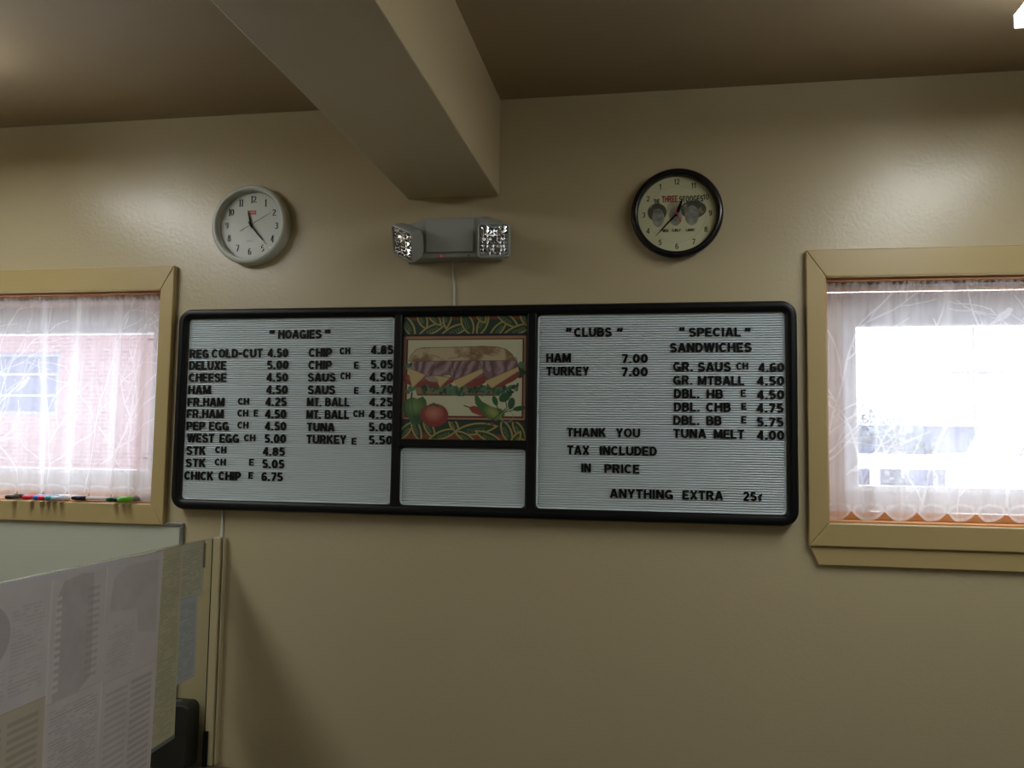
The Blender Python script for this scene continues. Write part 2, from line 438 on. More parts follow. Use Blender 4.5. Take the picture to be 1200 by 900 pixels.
def window(n, x0, x1, gx0, gx1, apron):
    z0, z1 = WZ
    w = tag(empty('window_' + n, ((x0 + x1) / 2, 0, z0)), kind='structure')
    # mitred casing boards
    a, t, bt = 0.050 if n == '2' else 0.043, 0.073, 0.060
    X0, X1, Z0, Z1 = x0 - a, x1 + a, z0 - bt, z1 + t
    for P in ([(X0, Z1), (X1, Z1), (x1, z1), (x0, z1)], [(X0, Z0), (x0, z0), (x1, z0), (X1, Z0)],
              [(X0, Z0), (X0, Z1), (x0, z1), (x0, z0)], [(X1, Z0), (x1, z0), (x1, z1), (X1, Z1)]):
        MB().prism(P, -.021, -.0005).build('casing_board', mat_casing, w, bevel=0.003)
    if apron:
        MB().prism([(X0 + .002, Z0 - .0005), (X0 + .024, Z0 - .048), (X1 - .024, Z0 - .048), (X1 - .002, Z0 - .0005)], -.013, -.0005).build('apron', mat_casing, w, bevel=0.002)
    # pine jamb boards and stops
    MB().box(x0, x1, -.0005, .13, z1 - .006, z1).build('jamb_board', mat_pine, w)
    MB().box(x0, x1, -.0005, .13, z0, z0 + .004).build('sill_board', mat_pine, w)
    MB().box(x0, x0 + .005, -.0005, .13, z0 + .004, z1 - .006).build('jamb_board', mat_pine, w)
    MB().box(x1 - .005, x1, -.0005, .13, z0 + .004, z1 - .006).build('jamb_board', mat_pine, w)
    MB().box(x0 + .005, x1 - .005, .048, .085, z1 - .022, z1 - .006).build('stop_strip', mat_pine, w, bevel=0.002)
    MB().box(x0 + .005, x1 - .005, .068, .085, z0 + .004, z0 + .026).build('stop_strip', mat_pine, w, bevel=0.002)
    # vinyl frame and sash
    def frame(xa, xb, za, zb, b, y0, y1, name, bev=.004):
        R = []
        for (o, y) in ((0, y1), (0, y0), (b * .8, y0), (b, y0 + .006), (b, y1)):
            R.append([(xa + o, y, za + o), (xb - o, y, za + o), (xb - o, y, zb - o), (xa + o, y, zb - o)])
        return MB().rings(R + [R[0]]).build(name, mat_vinyl, w, bevel=bev * .4)
    e = .0055
    frame(x0 + e, x1 - e, z0 + .0265, z1 - .0225, abs(gx0 - x0) - .031, .087, .135, 'window_frame')
    s = frame(gx0 - .031, gx1 + .031, WZ[0] + .056, 1.985, .031, .1, .13, 'sash')
    frame(gx0 - .012, gx1 + .012, WZ[0] + .077, 1.966, .012, .098, .102, 'glazing_bead', .002)
    MB().box(gx0 - .004, gx1 + .004, .112, .116, 1.515, 1.962).build('pane', mat_glass, w)
    for zz in (1.93, 1.56):
        MB().box(gx1 - .012, gx1 - .001, .094, .099, zz, zz + .006).build('screen_clip', mat_black, w)
    g = MB()
    g.box(gx0 - .002, gx1 + .002, .103, .105, 1.957, 1.962).box(gx0 - .002, gx1 + .002, .103, .105, 1.515, 1.518).box(gx0 - .003, gx0, .103, .105, 1.515, 1.962).box(gx1, gx1 + .003, .103, .105, 1.515, 1.962)
    g.build('gasket', mat_black, w)
window('1', *WX['1'], -2.43, -1.573, False)
window('2', *WX['2'], 0.519, 1.372, True)

# ---------------------------------------------------------------- lace curtains on rods
def curtain(seed, x0, x1, zt, zb, label, cat, scallop, gath, tw):
    rs = np.random.RandomState(seed); rr = random.Random(seed)
    nx, nz = 460, 300; W = x1 - x0; H = zt - zb
    p = Paint(W, H, nx, nz, (0, 0, 0)); D = np.zeros(p.X.shape)
    def stroke(x, y, xx, yy, w, v):
        m = max(w, .003) + .004
        i0 = max(0, int((min(x, xx) - m) / W * nx)); i1 = min(nx, int((max(x, xx) + m) / W * nx) + 1)
        j0 = max(0, int((min(y, yy) - m) / H * nz)); j1 = min(nz, int((max(y, yy) + m) / H * nz) + 1)
        if i1 <= i0 or j1 <= j0: return
        X = p.X[j0:j1, i0:i1]; Y = p.Y[j0:j1, i0:i1]; ex, ey = xx - x, yy - y; L = ex * ex + ey * ey + 1e-12
        t = np.clip(((X - x) * ex + (Y - y) * ey) / L, 0, 1); d = np.hypot(X - x - t * ex, Y - y - t * ey)
        D[j0:j1, i0:i1] = np.maximum(D[j0:j1, i0:i1], v * np.clip((w / 2 - d) / .0016 + .6, 0, 1))
    def branch(x, y, a, L, w, dep):
        n = max(2, int(L / .02))
        for k in range(n):
            a += rr.uniform(-.16, .16); xx = x + math.cos(a) * L / n; yy = y - math.sin(a) * L / n
            stroke(x, y, xx, yy, w * (1 - .5 * k / n), 1.0); x, y = xx, yy
            if dep and rr.random() < .26:
                branch(x, y, a + rr.choice((-1, 1)) * rr.uniform(.4, .8), L * rr.uniform(.35, .6), w * .6, dep - 1)
    k = x = 0
    while x < W:
        branch(x, H - .02, PI / 2 + rr.uniform(-.12, .12), rr.uniform(.38, .55), rr.uniform(.004, .0075), 2)
        x += rr.uniform(.07, .14)
    birds = [(.93 * W, .12), (.42 * W, .11), (.72 * W, .40), (.2 * W, .30), (.55 * W, .28), (.08 * W, .5), (.86 * W, .50)]
    for bx, by in birds:
        D = np.maximum(D, p.ell(bx, by, .021, .0095, -35)); D = np.maximum(D, p.ell(bx + .014, by - .014, .0075, .0065)); D = np.maximum(D, p.poly([(bx - .012, by + .002), (bx - .038, by + .03), (bx - .006, by + .012)]))
    # woven header and hem bands with loops
    ph = rs.rand() * 6
    for i in range(int(W / scallop) + 2):
        cx = i * scallop + .3 * scallop
        ring = p.ell(cx, H - .012, scallop * .47, .034) - p.ell(cx, H - .012, scallop * .40, .027)
        D = np.maximum(D, .9 * ring)
    hem = np.clip((p.Y - (H - .010)) / .003, 0, 1); D = np.maximum(D, hem * .75)
    gather = np.zeros(p.X.shape)
    for q in range(9):
        c = rs.rand() * W; s = rs.uniform(.008, .022); gather += rs.uniform(.4, 1) * np.exp(-((p.X - c - .03 * rs.randn() * p.Y) / s) ** 2)
    head = np.exp(-((p.Y - .028) / .012) ** 2)
    base = .29 + gath * gather + .22 * head + .35 * np.clip((.022 - p.Y) / .006, 0, 1) + .10 * np.clip((p.Y / H - .75) / .2, 0, 1) + .08 * p.noise(.05, seed)
    T = 1 - (1 - np.clip(base, 0, .88)) * (1 - tw * D)
    # folds: gathered on the rod, opening out downwards
    f = np.linspace(0, 1, 1)
    def fn(X, Y):
        v = Y / H; open_ = np.clip((Y - .02) / .1, 0, 1)
        f1 = np.sin(2 * PI * X / scallop + ph + .8 * np.sin(X * 9 + seed)); f2 = np.sin(2 * PI * X / .019 + 2 * np.sin(X * 31))
        y = .022 - .011 * f1 * (.35 + .65 * v) * (.6 + .4 * open_) - .0035 * f2 * (1 - .8 * open_)
        y = y - .006 * v
        top = (.007 * np.sin(X * 7.3 + seed) + .005 * np.sin(X * 19 + seed * 2) + .003 * np.sin(X * 61)) * np.clip(1 - Y / .03, 0, 1)
        sc = np.abs(np.sin(PI * X / scallop + ph / 2))
        z = zt - Y + top + np.clip((v - .72) / .28, 0, 1) * (.024 * (1 - sc) ** 1.6 + .003 * np.sin(X * 5 + seed))
        x = x0 + X + .006 * v * np.sin(X * 14 + seed)
        return x, y, z
    me = p.mesh(fn, 'lace')
    a = me.attributes.new('thread', 'FLOAT', 'POINT'); a.data.foreach_set('value', T.ravel().astype(np.float32))
    root = empty('lace_curtain', ((x0 + x1) / 2, .022, zb), label, cat, 'sheer lace curtains')
    link('lace_panel', me, mat_lace, root, True)
    return root
c1 = curtain(11, -2.515, -1.492, 2.071, 1.434, 'sheer white lace curtain with birds over the left window, markers below it', 'curtain', .082, .42, .30)
c2 = curtain(5, 0.428, 1.46, 2.077, 1.439, 'sheer white lace curtain with scalloped hem over the right window', 'curtain', .074, .16, .42)
for (x0, x1, z, lb) in ((-2.524, -1.488, 2.050, 'thin white rod holding the lace curtain of the left window'), (0.4275, 1.4635, 2.056, 'thin white rod holding the lace curtain of the right window')):
    r = empty('curtain_rod', (x0, .028, z), lb, 'curtain rod', None)
    MB().tube([(x0, .028, z), (x1, .028, z)], .0040, 10).build('rod', mat_rod, r, True)
    for xx in (x0, x1 - .012):
        MB().tube([(xx, .028, z), (xx + .012, .028, z)], .008, 12).build('end_cap', mat_rod, r, True)

# ---------------------------------------------------------------- menu board
BX0, BX1, BZ0, BZ1 = -1.408, 0.345, 1.420, 2.005
board = empty('menu_board', ((BX0 + BX1) / 2, 0, BZ0), 'wide black framed menu board with grooved white panels and black push-in letters', 'sign')
prof = [(0, -.001), (0, -.030), (.003, -.036), (.010, -.039), (.0165, -.038), (.018, -.034), (.024, -.033), (.0285, -.028), (.0285, -.012)]
rg = []
for o, y in prof:
    rg.append([(x, y, z) for x, z in rrect(BX0 + o, BX1 - o, BZ0 + o, BZ1 - o, max(.040 - o, .010), 8)])
MB().rings(rg).build('outer_frame', mat_black, board, True).modifiers.new('e', 'EDGE_SPLIT').split_angle = 0.7
MB().prism(rrect(BX0 + .01, BX1 - .01, BZ0 + .01, BZ1 - .01, .03), -.006, -.001).build('backing', mat_black, board)
IZ0, IZ1 = BZ0 + .0285, BZ1 - .0285
def bar(x0, x1, z0, z1, name):
    b = .006; R = []
    for o, y in ((0, -.010), (0, -.026), (b * .5, -.031), (b, -.033)):
        R.append([(x0 + o, y, z0 + o), (x1 - o, y, z0 + o), (x1 - o, y, z1 - o), (x0 + o, y, z1 - o)])
    return MB().rings(R, cap1=True).build(name, mat_black, board)
bar(-.7475, -.7205, IZ0 - .01, IZ1 + .01, 'divider_bar'); bar(-.3675, -.3375, IZ0 - .01, IZ1 + .01, 'divider_bar'); bar(-.726, -.364, 1.6065, 1.6315, 'divider_bar')

def panel(x0, x1, z0, z1, pitch=.00635):
    """grooved letter panel inside a thin rim"""
    y = -.020; n = int((z1 - z0 - .008) / pitch); pz = (z1 - z0 - .008) / n
    pts = []
    for i in range(n):
        a = z0 + .004 + i * pz
        pts += [(y + .0115, a), (y + .0115, a + pz * .34), (y + .0006, a + pz * .38), (y, a + pz * .48), (y, a + pz * .78), (y + .0006, a + pz * .96)]
    pts.append((y + .0115, z1 - .004))
    V = [(x0 + .004, q[0], q[1]) for q in pts] + [(x1 - .004, q[0], q[1]) for q in pts]; k = len(pts)
    mb = MB().add(V, [(i, i + 1, k + i + 1, k + i) for i in range(k - 1)])
    o = link('letter_panel', mesh(mb.V, mb.F), mat_board, board)
    R = []
    for (of, yy) in ((0, -.010), (0, -.0214), (.003, -.0214), (.0042, -.019), (.0042, -.010)):
        R.append([(x, yy, z) for x, z in rrect(x0 + of, x1 - of, z0 + of, z1 - of, .012 - of * .6, 5)])
    MB().rings(R).build('panel_rim', mat_board, o)
    return o
pl = panel(-1.380, -.7475, 1.4487, 1.9765)
pr = panel(-.3375, .3165, 1.4487, 1.9765)
panel(-.7205, -.3675, 1.4487, 1.6065)
TXT = [
    ('l', 'HOAGIES', -1.098, -0.9667, 1.9172, 0.0249), ('l', '“', -1.1262, -1.1122, 1.9174, 0.025), ('l', '”', -0.9556, -0.9419, 1.9175, 0.0247), ('l', 'REG', -1.3748, -1.3147, 1.8618, 0.0253),
    ('l', 'COLD-CUT', -1.305, -1.1452, 1.8625, 0.0252), ('l', '4.50', -1.1294, -1.0662, 1.863, 0.0249), ('l', 'DELUXE', -1.3748, -1.2576, 1.8272, 0.0253), ('l', '5.00', -1.1298, -1.0641, 1.8283, 0.0248),
    ('l', 'CHEESE', -1.3739, -1.256, 1.7913, 0.0252), ('l', '4.50', -1.1302, -1.0643, 1.7922, 0.0248), ('l', 'HAM', -1.374, -1.3036, 1.7551, 0.0251), ('l', '4.50', -1.1296, -1.064, 1.7564, 0.0247),
    ('l', 'FR.HAM', -1.3742, -1.259, 1.7195, 0.0251), ('l', 'CH', -1.2157, -1.1819, 1.7251, 0.0194), ('l', '4.25', -1.1308, -1.0661, 1.7215, 0.0247), ('l', 'FR.HAM', -1.3752, -1.2601, 1.6848, 0.025),
    ('l', 'CH', -1.216, -1.1831, 1.6905, 0.0193), ('l', 'E', -1.1649, -1.1525, 1.6908, 0.0192), ('l', '4.50', -1.1302, -1.0658, 1.6863, 0.0246), ('l', 'PEP', -1.3743, -1.3167, 1.6494, 0.025),
    ('l', 'EGG', -1.3033, -1.2417, 1.6499, 0.0248), ('l', 'CH', -1.2145, -1.1809, 1.6559, 0.0193), ('l', '4.50', -1.1298, -1.0645, 1.6513, 0.0246), ('l', 'WEST', -1.3709, -1.2863, 1.6136, 0.0249),
    ('l', 'EGG', -1.2686, -1.2082, 1.614, 0.0247), ('l', 'CH', -1.1925, -1.1582, 1.6192, 0.0192), ('l', '5.00', -1.1291, -1.0639, 1.6153, 0.0245), ('l', 'STK', -1.3719, -1.3115, 1.5774, 0.0248),
    ('l', 'CH', -1.2804, -1.2468, 1.5835, 0.0193), ('l', '4.85', -1.1329, -1.0662, 1.5787, 0.0244), ('l', 'STK', -1.372, -1.3098, 1.5418, 0.0248), ('l', 'CH', -1.2806, -1.2471, 1.5481, 0.0192),
    ('l', 'E', -1.1737, -1.1598, 1.549, 0.0191), ('l', '5.05', -1.1333, -1.0663, 1.5429, 0.0244), ('l', 'CHICK', -1.3745, -1.284, 1.5045, 0.0247), ('l', 'CHIP', -1.2672, -1.1983, 1.5057, 0.0245),
    ('l', 'E', -1.174, -1.1606, 1.5117, 0.019), ('l', '6.75', -1.1344, -1.0694, 1.5064, 0.0243), ('l', 'CHIP', -1.0029, -0.9331, 1.8635, 0.0247), ('l', 'CH', -0.9095, -0.8781, 1.8705, 0.0191),
    ('l', '4.85', -0.8161, -0.7506, 1.8707, 0.0244), ('l', 'CHIP', -1.0024, -0.9327, 1.8281, 0.0246), ('l', 'E', -0.8648, -0.8513, 1.8296, 0.019), ('l', '5.05', -0.8156, -0.7505, 1.8295, 0.0243),
    ('l', 'SAUS', -1.003, -0.9198, 1.7923, 0.0246), ('l', 'CH', -0.9046, -0.8758, 1.799, 0.019), ('l', '4.50', -0.8181, -0.7495, 1.7934, 0.0242), ('l', 'SAUS', -1.0017, -0.9201, 1.7564, 0.0245),
    ('l', 'E', -0.8626, -0.8499, 1.7577, 0.0189), ('l', '4.70', -0.8178, -0.7466, 1.758, 0.0242), ('l', 'MT.', -1.003, -0.96, 1.7214, 0.0244), ('l', 'BALL', -0.9482, -0.8757, 1.7218, 0.0244),
    ('l', '4.25', -0.8168, -0.7484, 1.7225, 0.0241), ('l', 'MT.', -1.0035, -0.9605, 1.6856, 0.0244), ('l', 'BALL', -0.9477, -0.8756, 1.6862, 0.0243), ('l', 'CH', -0.8631, -0.8317, 1.6918, 0.0188),
    ('l', '4.50', -0.8175, -0.7449, 1.6872, 0.0241), ('l', 'TUNA', -1.0012, -0.9184, 1.6503, 0.0243), ('l', '5.00', -0.8165, -0.7472, 1.652, 0.024), ('l', 'TURKEY', -1.001, -0.8825, 1.615, 0.0243),
    ('l', 'E', -0.8657, -0.8513, 1.6136, 0.0187), ('l', '5.50', -0.8154, -0.7462, 1.6156, 0.024), ('r', '“', -0.26, -0.2474, 1.916, 0.0242), ('r', 'CLUBS', -0.2373, -0.1355, 1.9155, 0.0242),
    ('r', '”', -0.1204, -0.1074, 1.9149, 0.0239), ('r', 'HAM', -0.3132, -0.246, 1.8457, 0.0242), ('r', '7.00', -0.1086, -0.0389, 1.8436, 0.0238), ('r', 'TURKEY', -0.3127, -0.1963, 1.8097, 0.0241),
    ('r', '7.00', -0.1091, -0.0388, 1.8075, 0.0237), ('r', '“', 0.0441, 0.056, 1.9154, 0.0237), ('r', 'SPECIAL', 0.0694, 0.2039, 1.9135, 0.0236), ('r', '”', 0.2148, 0.2272, 1.9128, 0.0233),
    ('r', 'SANDWICHES', 0.0195, 0.2312, 1.8719, 0.0243), ('r', 'GR.', 0.0285, 0.0797, 1.8209, 0.0242), ('r', 'SAUS', 0.093, 0.178, 1.8201, 0.0241), ('r', 'CH', 0.1925, 0.2223, 1.8248, 0.0185),
    ('r', '4.60', 0.2482, 0.3131, 1.8189, 0.0238), ('r', 'GR.', 0.0285, 0.0788, 1.7852, 0.0242), ('r', 'MTBALL', 0.0929, 0.2118, 1.7842, 0.024), ('r', '4.50', 0.2443, 0.3126, 1.7837, 0.0238),
    ('r', 'DBL.', 0.0308, 0.0964, 1.7489, 0.0241), ('r', 'HB', 0.1155, 0.1572, 1.7486, 0.0239), ('r', 'E', 0.203, 0.216, 1.7536, 0.0184), ('r', '4.50', 0.244, 0.3123, 1.7474, 0.0237),
    ('r', 'DBL.', 0.0308, 0.0972, 1.7139, 0.024), ('r', 'CHB', 0.1141, 0.1769, 1.7135, 0.0239), ('r', 'E', 0.2043, 0.2173, 1.7189, 0.0184), ('r', '4.75', 0.2431, 0.3104, 1.7124, 0.0236),
    ('r', 'DBL.', 0.0292, 0.0962, 1.6782, 0.024), ('r', 'BB', 0.1147, 0.1534, 1.678, 0.0238), ('r', 'E', 0.2041, 0.2171, 1.6836, 0.0183), ('r', '5.75', 0.2429, 0.3101, 1.6762, 0.0236),
    ('r', 'TUNA', 0.0286, 0.1137, 1.6436, 0.0239), ('r', 'MELT', 0.1336, 0.211, 1.6433, 0.0237), ('r', '4.00', 0.2433, 0.3115, 1.6415, 0.0235), ('r', 'THANK', -0.2549, -0.1492, 1.6435, 0.024),
    ('r', 'YOU', -0.1219, -0.0586, 1.6435, 0.0237), ('r', 'TAX', -0.2535, -0.1939, 1.5951, 0.0239), ('r', 'INCLUDED', -0.1655, -0.0146, 1.5953, 0.0237), ('r', 'IN', -0.2148, -0.1896, 1.5482, 0.0237),
    ('r', 'PRICE', -0.1524, -0.0598, 1.5477, 0.0236), ('r', 'ANYTHING', -0.1375, 0.028, 1.4817, 0.024), ('r', 'EXTRA', 0.0529, 0.1561, 1.4822, 0.0236), ('r', '25¢', 0.2072, 0.258, 1.482, 0.0233),
]
# 372 215

for side, s, xa, xb, z, h in TXT:
    write(s, xa, xb, z, h, -.0205, pl if side == 'l' else pr, mat_letter, 'board', .09)

# ---------------------------------------------------------------- sandwich poster (flat print)
def leaf(p, x, y, L, w, a, col, dots=True):
    a = math.radians(a); ca, sa = math.cos(a), math.sin(a); r = (L * L / 4 + w * w / 4) / w
    u = (p.X - x) * ca + (p.Y - y) * sa; v = -(p.X - x) * sa + (p.Y - y) * ca
    d = np.maximum(np.hypot(u, v - (r - w / 2)), np.hypot(u, v + (r - w / 2))) - r
    p.put((d < 1.2).astype(float), lin(30, 84, 50))
    p.put(np.clip((1.25 - np.abs(d)) * 1.5, 0, 1), col)
    p.put(np.clip((.45 - np.abs(v)) * 2, 0, 1) * (np.abs(u) < L * .22), lin(150, 170, 120))
    for k in (-2, -1, 0, 1, 2):
        p.put(np.clip((.75 - np.hypot(u - k * L * .09, v - w * .2)) * 2, 0, 1), lin(196, 206, 170))

p = Paint(146, 150, 330, 340, lin(34, 70, 52))
X, Y = p.X, p.Y
gold = lin(200, 172, 74)
p.put(np.clip((4 + 3 * p.noise(9, 3) - Y) / 2, 0, 1), lin(134, 62, 40)); p.put(np.clip((Y - 145 + 5 * p.noise(9, 4)) / 2, 0, 1), lin(140, 66, 42))
for q in ((6, 12, 26, 9, 62), (22, 3, 22, 9, 68), (34, 16, 30, 8, -25), (36, 1, 22, 8, 50), (52, 1, 24, 8, 95), (62, 17, 32, 9, -22), (76, 9, 26, 11, 68), (94, 10, 26, 9, 112), (92, 0, 16, 8, 60), (112, 17, 26, 8, -48),
          (122, 4, 30, 9, 38), (136, 17, 32, 8, -20), (144, 4, 20, 8, 60),
          (4, 141, 26, 8, -50), (18, 138, 26, 8, 70), (33, 136, 24, 8, 62), (50, 144, 30, 8, -20), (62, 132, 18, 7, 60), (88, 137, 42, 11, -8), (76, 147, 24, 7, 30), (104, 147, 30, 8, 25), (124, 140, 26, 9, 68), (138, 138, 24, 8, 60), (134, 150, 20, 7, -60)):
    leaf(p, q[0], q[1], q[2] * 1.18, q[3] * 1.15, q[4], gold)
def rect(x0, x1, y0, y1): return ((X >= x0) & (X <= x1) & (Y >= y0) & (Y <= y1)).astype(float)
p.put(rect(0, 146, 21.5, 25), lin(28, 34, 66)); p.put(rect(0, 146, 124, 128), lin(28, 34, 66))
p.put(rect(0, 145, 24.5, 126), lin(196, 136, 92)); p.put(rect(0, 3, 24.5, 126), lin(140, 108, 84))
p.put(rect(3.5, 142.5, 27.5, 123.5), lin(112, 30, 24)); p.put(rect(5.5, 140.8, 29.2, 121.5), lin(222, 222, 178))
cream = lin(222, 222, 178)
# sandwich
lett = [lin(58, 104, 74), lin(88, 140, 98), lin(40, 78, 58)]
rl = random.Random(2)
p.put(p.poly([(14, 86), (120, 84), (114, 97), (18, 97)]), lin(164, 120, 84))
p.put(rect(18, 116, 95, 97) * .8, lin(110, 70, 44))
for i in range(150):
    x = rl.uniform(6, 136); y = 83 + rl.uniform(0, 10) + (3 if 60 < x < 75 or 92 < x < 130 else 0)
    p.put(p.ell(x, y, rl.uniform(1.6, 4), rl.uniform(1.2, 3), rl.uniform(0, 180)), rl.choice(lett))
for x, y in ((139, 63), (141, 68), (137, 72), (6, 62), (12, 60), (140, 60)):
    p.put(p.ell(x, y, 4.5, 3.2, rl.uniform(0, 90)), rl.choice(lett))
for x, y, rx, ry, a in ((12, 79, 14, 6, 20), (26, 79, 9, 5, -10), (44, 81, 15, 5.5, -6), (55, 79, 9, 4, -20), (88, 79, 15, 6.5, -18), (92, 75, 10, 5, -25), (122, 76, 17, 7, -22), (112, 82, 12, 5, -6)):
    p.put(p.ell(x, y, rx, ry, a), lin(160, 52, 42))
    p.put(p.ell(x - 1, y - 1.5, rx * .6, ry * .4, a) * .5, lin(200, 96, 80))
p.put(p.poly([(12, 52), (134, 50), (136, 66), (120, 74), (104, 78), (92, 70), (64, 80), (56, 72), (30, 76), (10, 66)]), lin(146, 108, 116))
folds = 0.5 + 0.5 * np.sin(X * .55 + 3 * p.noise(26, 8) * 4 + Y * .22)
ham = np.clip(folds[..., None], 0, 1) * np.array(lin(184, 148, 156)) + (1 - np.clip(folds[..., None], 0, 1)) * np.array(lin(120, 82, 94))
p.put(p.poly([(12, 52), (134, 50), (137, 62), (134, 70), (112, 78), (98, 64), (84, 70), (62, 76), (54, 66), (42, 73), (24, 73), (10, 64)]), ham)
for a, b in (((28, 52), (20, 70)), ((58, 52), (62, 76)), ((90, 52), (98, 76)), ((40, 54), (30, 70)), ((75, 55), (66, 70))):
    p.put(p.line([a, b], 1.0) * .7, lin(98, 62, 76))
ch = lin(222, 192, 120)
for tri in ([(5, 62), (28, 72), (12, 88)], [(38, 72), (57, 75), (45, 87)], [(60, 79), (94, 64), (96, 69), (68, 88)], [(98, 79), (136, 62), (137, 67), (106, 88)]):
    p.put(p.poly(tri), ch); p.put(p.line([tri[0], tri[1]], .9), lin(140, 104, 52)); p.put(p.line([tri[-1], tri[-2]], .8) * .6, lin(150, 112, 60))
p.put(p.poly([(26, 75), (38, 73), (44, 80), (32, 80)]), lin(176, 164, 140))
bunP = [(7, 55), (9, 48), (15, 41), (22, 38.5), (60, 38), (95, 37), (112, 38), (122, 41), (129, 47), (133, 55), (128, 54.5), (16, 55)]
nb = p.noise(14, 5, 5)[..., None]
bun = np.array(lin(214, 190, 140)) * np.clip((nb - .33) * 5, 0, 1) + np.array(lin(158, 118, 68)) * (1 - np.clip((nb - .33) * 5, 0, 1))
p.put(p.poly(bunP), bun); p.put(p.line(bunP + [bunP[0]], .9) * .8, lin(120, 84, 46))
for a, b in (((34, 47), (44, 51)), ((54, 52), (68, 50)), ((80, 45), (90, 48)), ((98, 46), (108, 49))):
    p.put(p.line([a, b], .8) * .7, lin(96, 62, 34))
# vegetables
p.put(p.poly([(2, 107), (5, 102), (13, 99), (18, 101), (25, 98), (29, 103), (30, 114), (24, 126), (22, 132), (12, 132), (8, 124), (2, 116)]), lin(62, 120, 60))
p.put(p.glow(15, 110, 12, 12) * .7, lin(150, 176, 80)); p.put(p.glow(20, 126, 9, 9) * .8, lin(34, 84, 66)); p.put(p.line([(11, 101), (15, 124)], 1.2) * .5, lin(30, 78, 44))
p.put(p.line([(11, 101), (11.5, 94)], 2.2), lin(60, 100, 60))
p.put(p.ell(39, 121, 16.5, 14), lin(150, 36, 32)); p.put(p.glow(39, 120, 19, 16) * .8, lin(196, 58, 44)); p.put(p.glow(38, 118, 13, 11) * .8, lin(226, 140, 110)); p.put(p.line([(30, 109), (27, 120), (31, 131)], .9) * .5, lin(120, 26, 26))
p.put(p.line([(33, 109), (38, 107), (43, 110)], 2), lin(46, 96, 50)); p.put(p.line([(38, 106), (38, 109)], 1.2), lin(46, 96, 50))
p.put(p.poly([(79, 111), (86, 109), (94, 113), (100, 119), (98, 122), (90, 120), (83, 117)]), lin(178, 50, 40)); p.put(p.line([(74, 109), (80, 111)], 1.4), lin(60, 110, 60))
p.put(p.poly([(86, 98), (89, 96), (95, 104), (106, 110), (118, 113), (122, 120), (112, 128), (102, 124), (92, 115), (87, 106)]), lin(70, 122, 56)); p.put(p.glow(108, 117, 13, 8, 35) * .9, lin(178, 188, 70))
for x, y, rx, ry, a in ((110, 103, 3, 6, -20), (121, 99, 7, 5, -30), (129, 106, 4, 7, 10), (138, 112, 7, 3, -10)):
    p.put(p.ell(x, y, rx, ry, a), lin(38, 104, 60))
for P in ([(100, 131), (112, 122), (124, 111), (122, 102)], [(120, 116), (128, 112), (130, 106)], [(118, 118), (138, 112)], [(116, 118), (111, 106)]):
    p.put(p.line(P, 1.1), lin(40, 84, 50))
p.put(p.ell(107, 131, 2, 2), lin(150, 70, 70)); p.put((p.ell(124, 122, 8, 7) - p.ell(124, 122, 7, 6)) * .8, lin(150, 180, 130))
lum = p.C.mean(-1, keepdims=True); p.C = (p.C * .74 + lum * np.array((.98, 1.04, .92)) * .26) * .72
me = p.mesh(lambda X, Y: (-.7205 + X / 146 * .353, np.full(X.shape, -.0215), 1.9765 - Y / 150 * .345), 'poster')
poster = empty('sandwich_poster', (-.544, -.02, 1.6315), 'square poster of a long ham sandwich with vegetables in the centre of the menu board', 'poster')
link('picture_sheet', me, mat_print, poster)
MB().box(-.7205, -.3675, -.0213, -.0195, 1.6315, 1.9765).build('backing_card', mat_white, poster)

# ---------------------------------------------------------------- clocks
def hand(c, y, ang, L, w, tail, name, m, parent, tw=None):
    a = math.radians(ang); d = Vector((math.sin(a), 0, math.cos(a))); n = Vector((math.cos(a), 0, -math.sin(a)))
    tw = w if tw is None else tw
    P = [(-tail, tw * .5), (-tail * .3, w * .35), (0, w * .5), (L * .25, w * .55), (L * .7, w * .4), (L, w * .08)]
    poly = [(c[0] + d.x * t + n.x * s, c[1] + d.z * t + n.z * s) for t, s in P] + [(c[0] + d.x * t - n.x * s, c[1] + d.z * t - n.z * s) for t, s in P[::-1]]
    return MB().prism(poly, y - .0006, y).build(name, m, parent)

def face(c, y, r, fn, parent, m, n=190):
    p = Paint(2 * r, 2 * r, n, n, (1, 1, 1)); fn(p)
    keep = np.hypot(p.X - r, p.Y - r) < r * 1.0
    me = p.mesh(lambda X, Y: (c[0] - r + X, np.full(X.shape, y), c[1] + r - Y), 'face', keep)
    return link('clock_face', me, m, parent)

# white clock
c = (-1.197, 2.2555); k1 = empty('wall_clock', (c[0], 0, c[1]), 'round white clock with black numerals and wide pale rim, left of the emergency light', 'clock')
MB().lathe_y([(.117, -.001), (.119, -.012), (.1195, -.028), (.117, -.036), (.112, -.040), (.106, -.041), (.104, -.040), (.1015, -.034), (.1, -.022), (.1, -.016)], (c[0], 0, c[1]), 96).build('rim', mat_white, k1, True)
def f1(p):
    p.C[:] = lin(214, 220, 214)
fo = face(c, -.0175, .1015, f1, k1, mat_print, 60)
tilt = 2.0
for i in range(1, 13):
    a = math.radians(i * 30 + tilt); rr_ = .0785; s = str(i); h = .0215
    wd = sum(GLYPH[ch][0] for ch in s) * h * .80 + (0.0005 if len(s) > 1 else 0)
    cx = c[0] + math.sin(a) * rr_; cz = c[1] + math.cos(a) * rr_ - h / 2
    write(s, cx - wd / 2, cx + wd / 2, cz, h, -.018, fo, mat_letter, 'serif', 0, .02, base='numeral', names=False)
tk = MB()
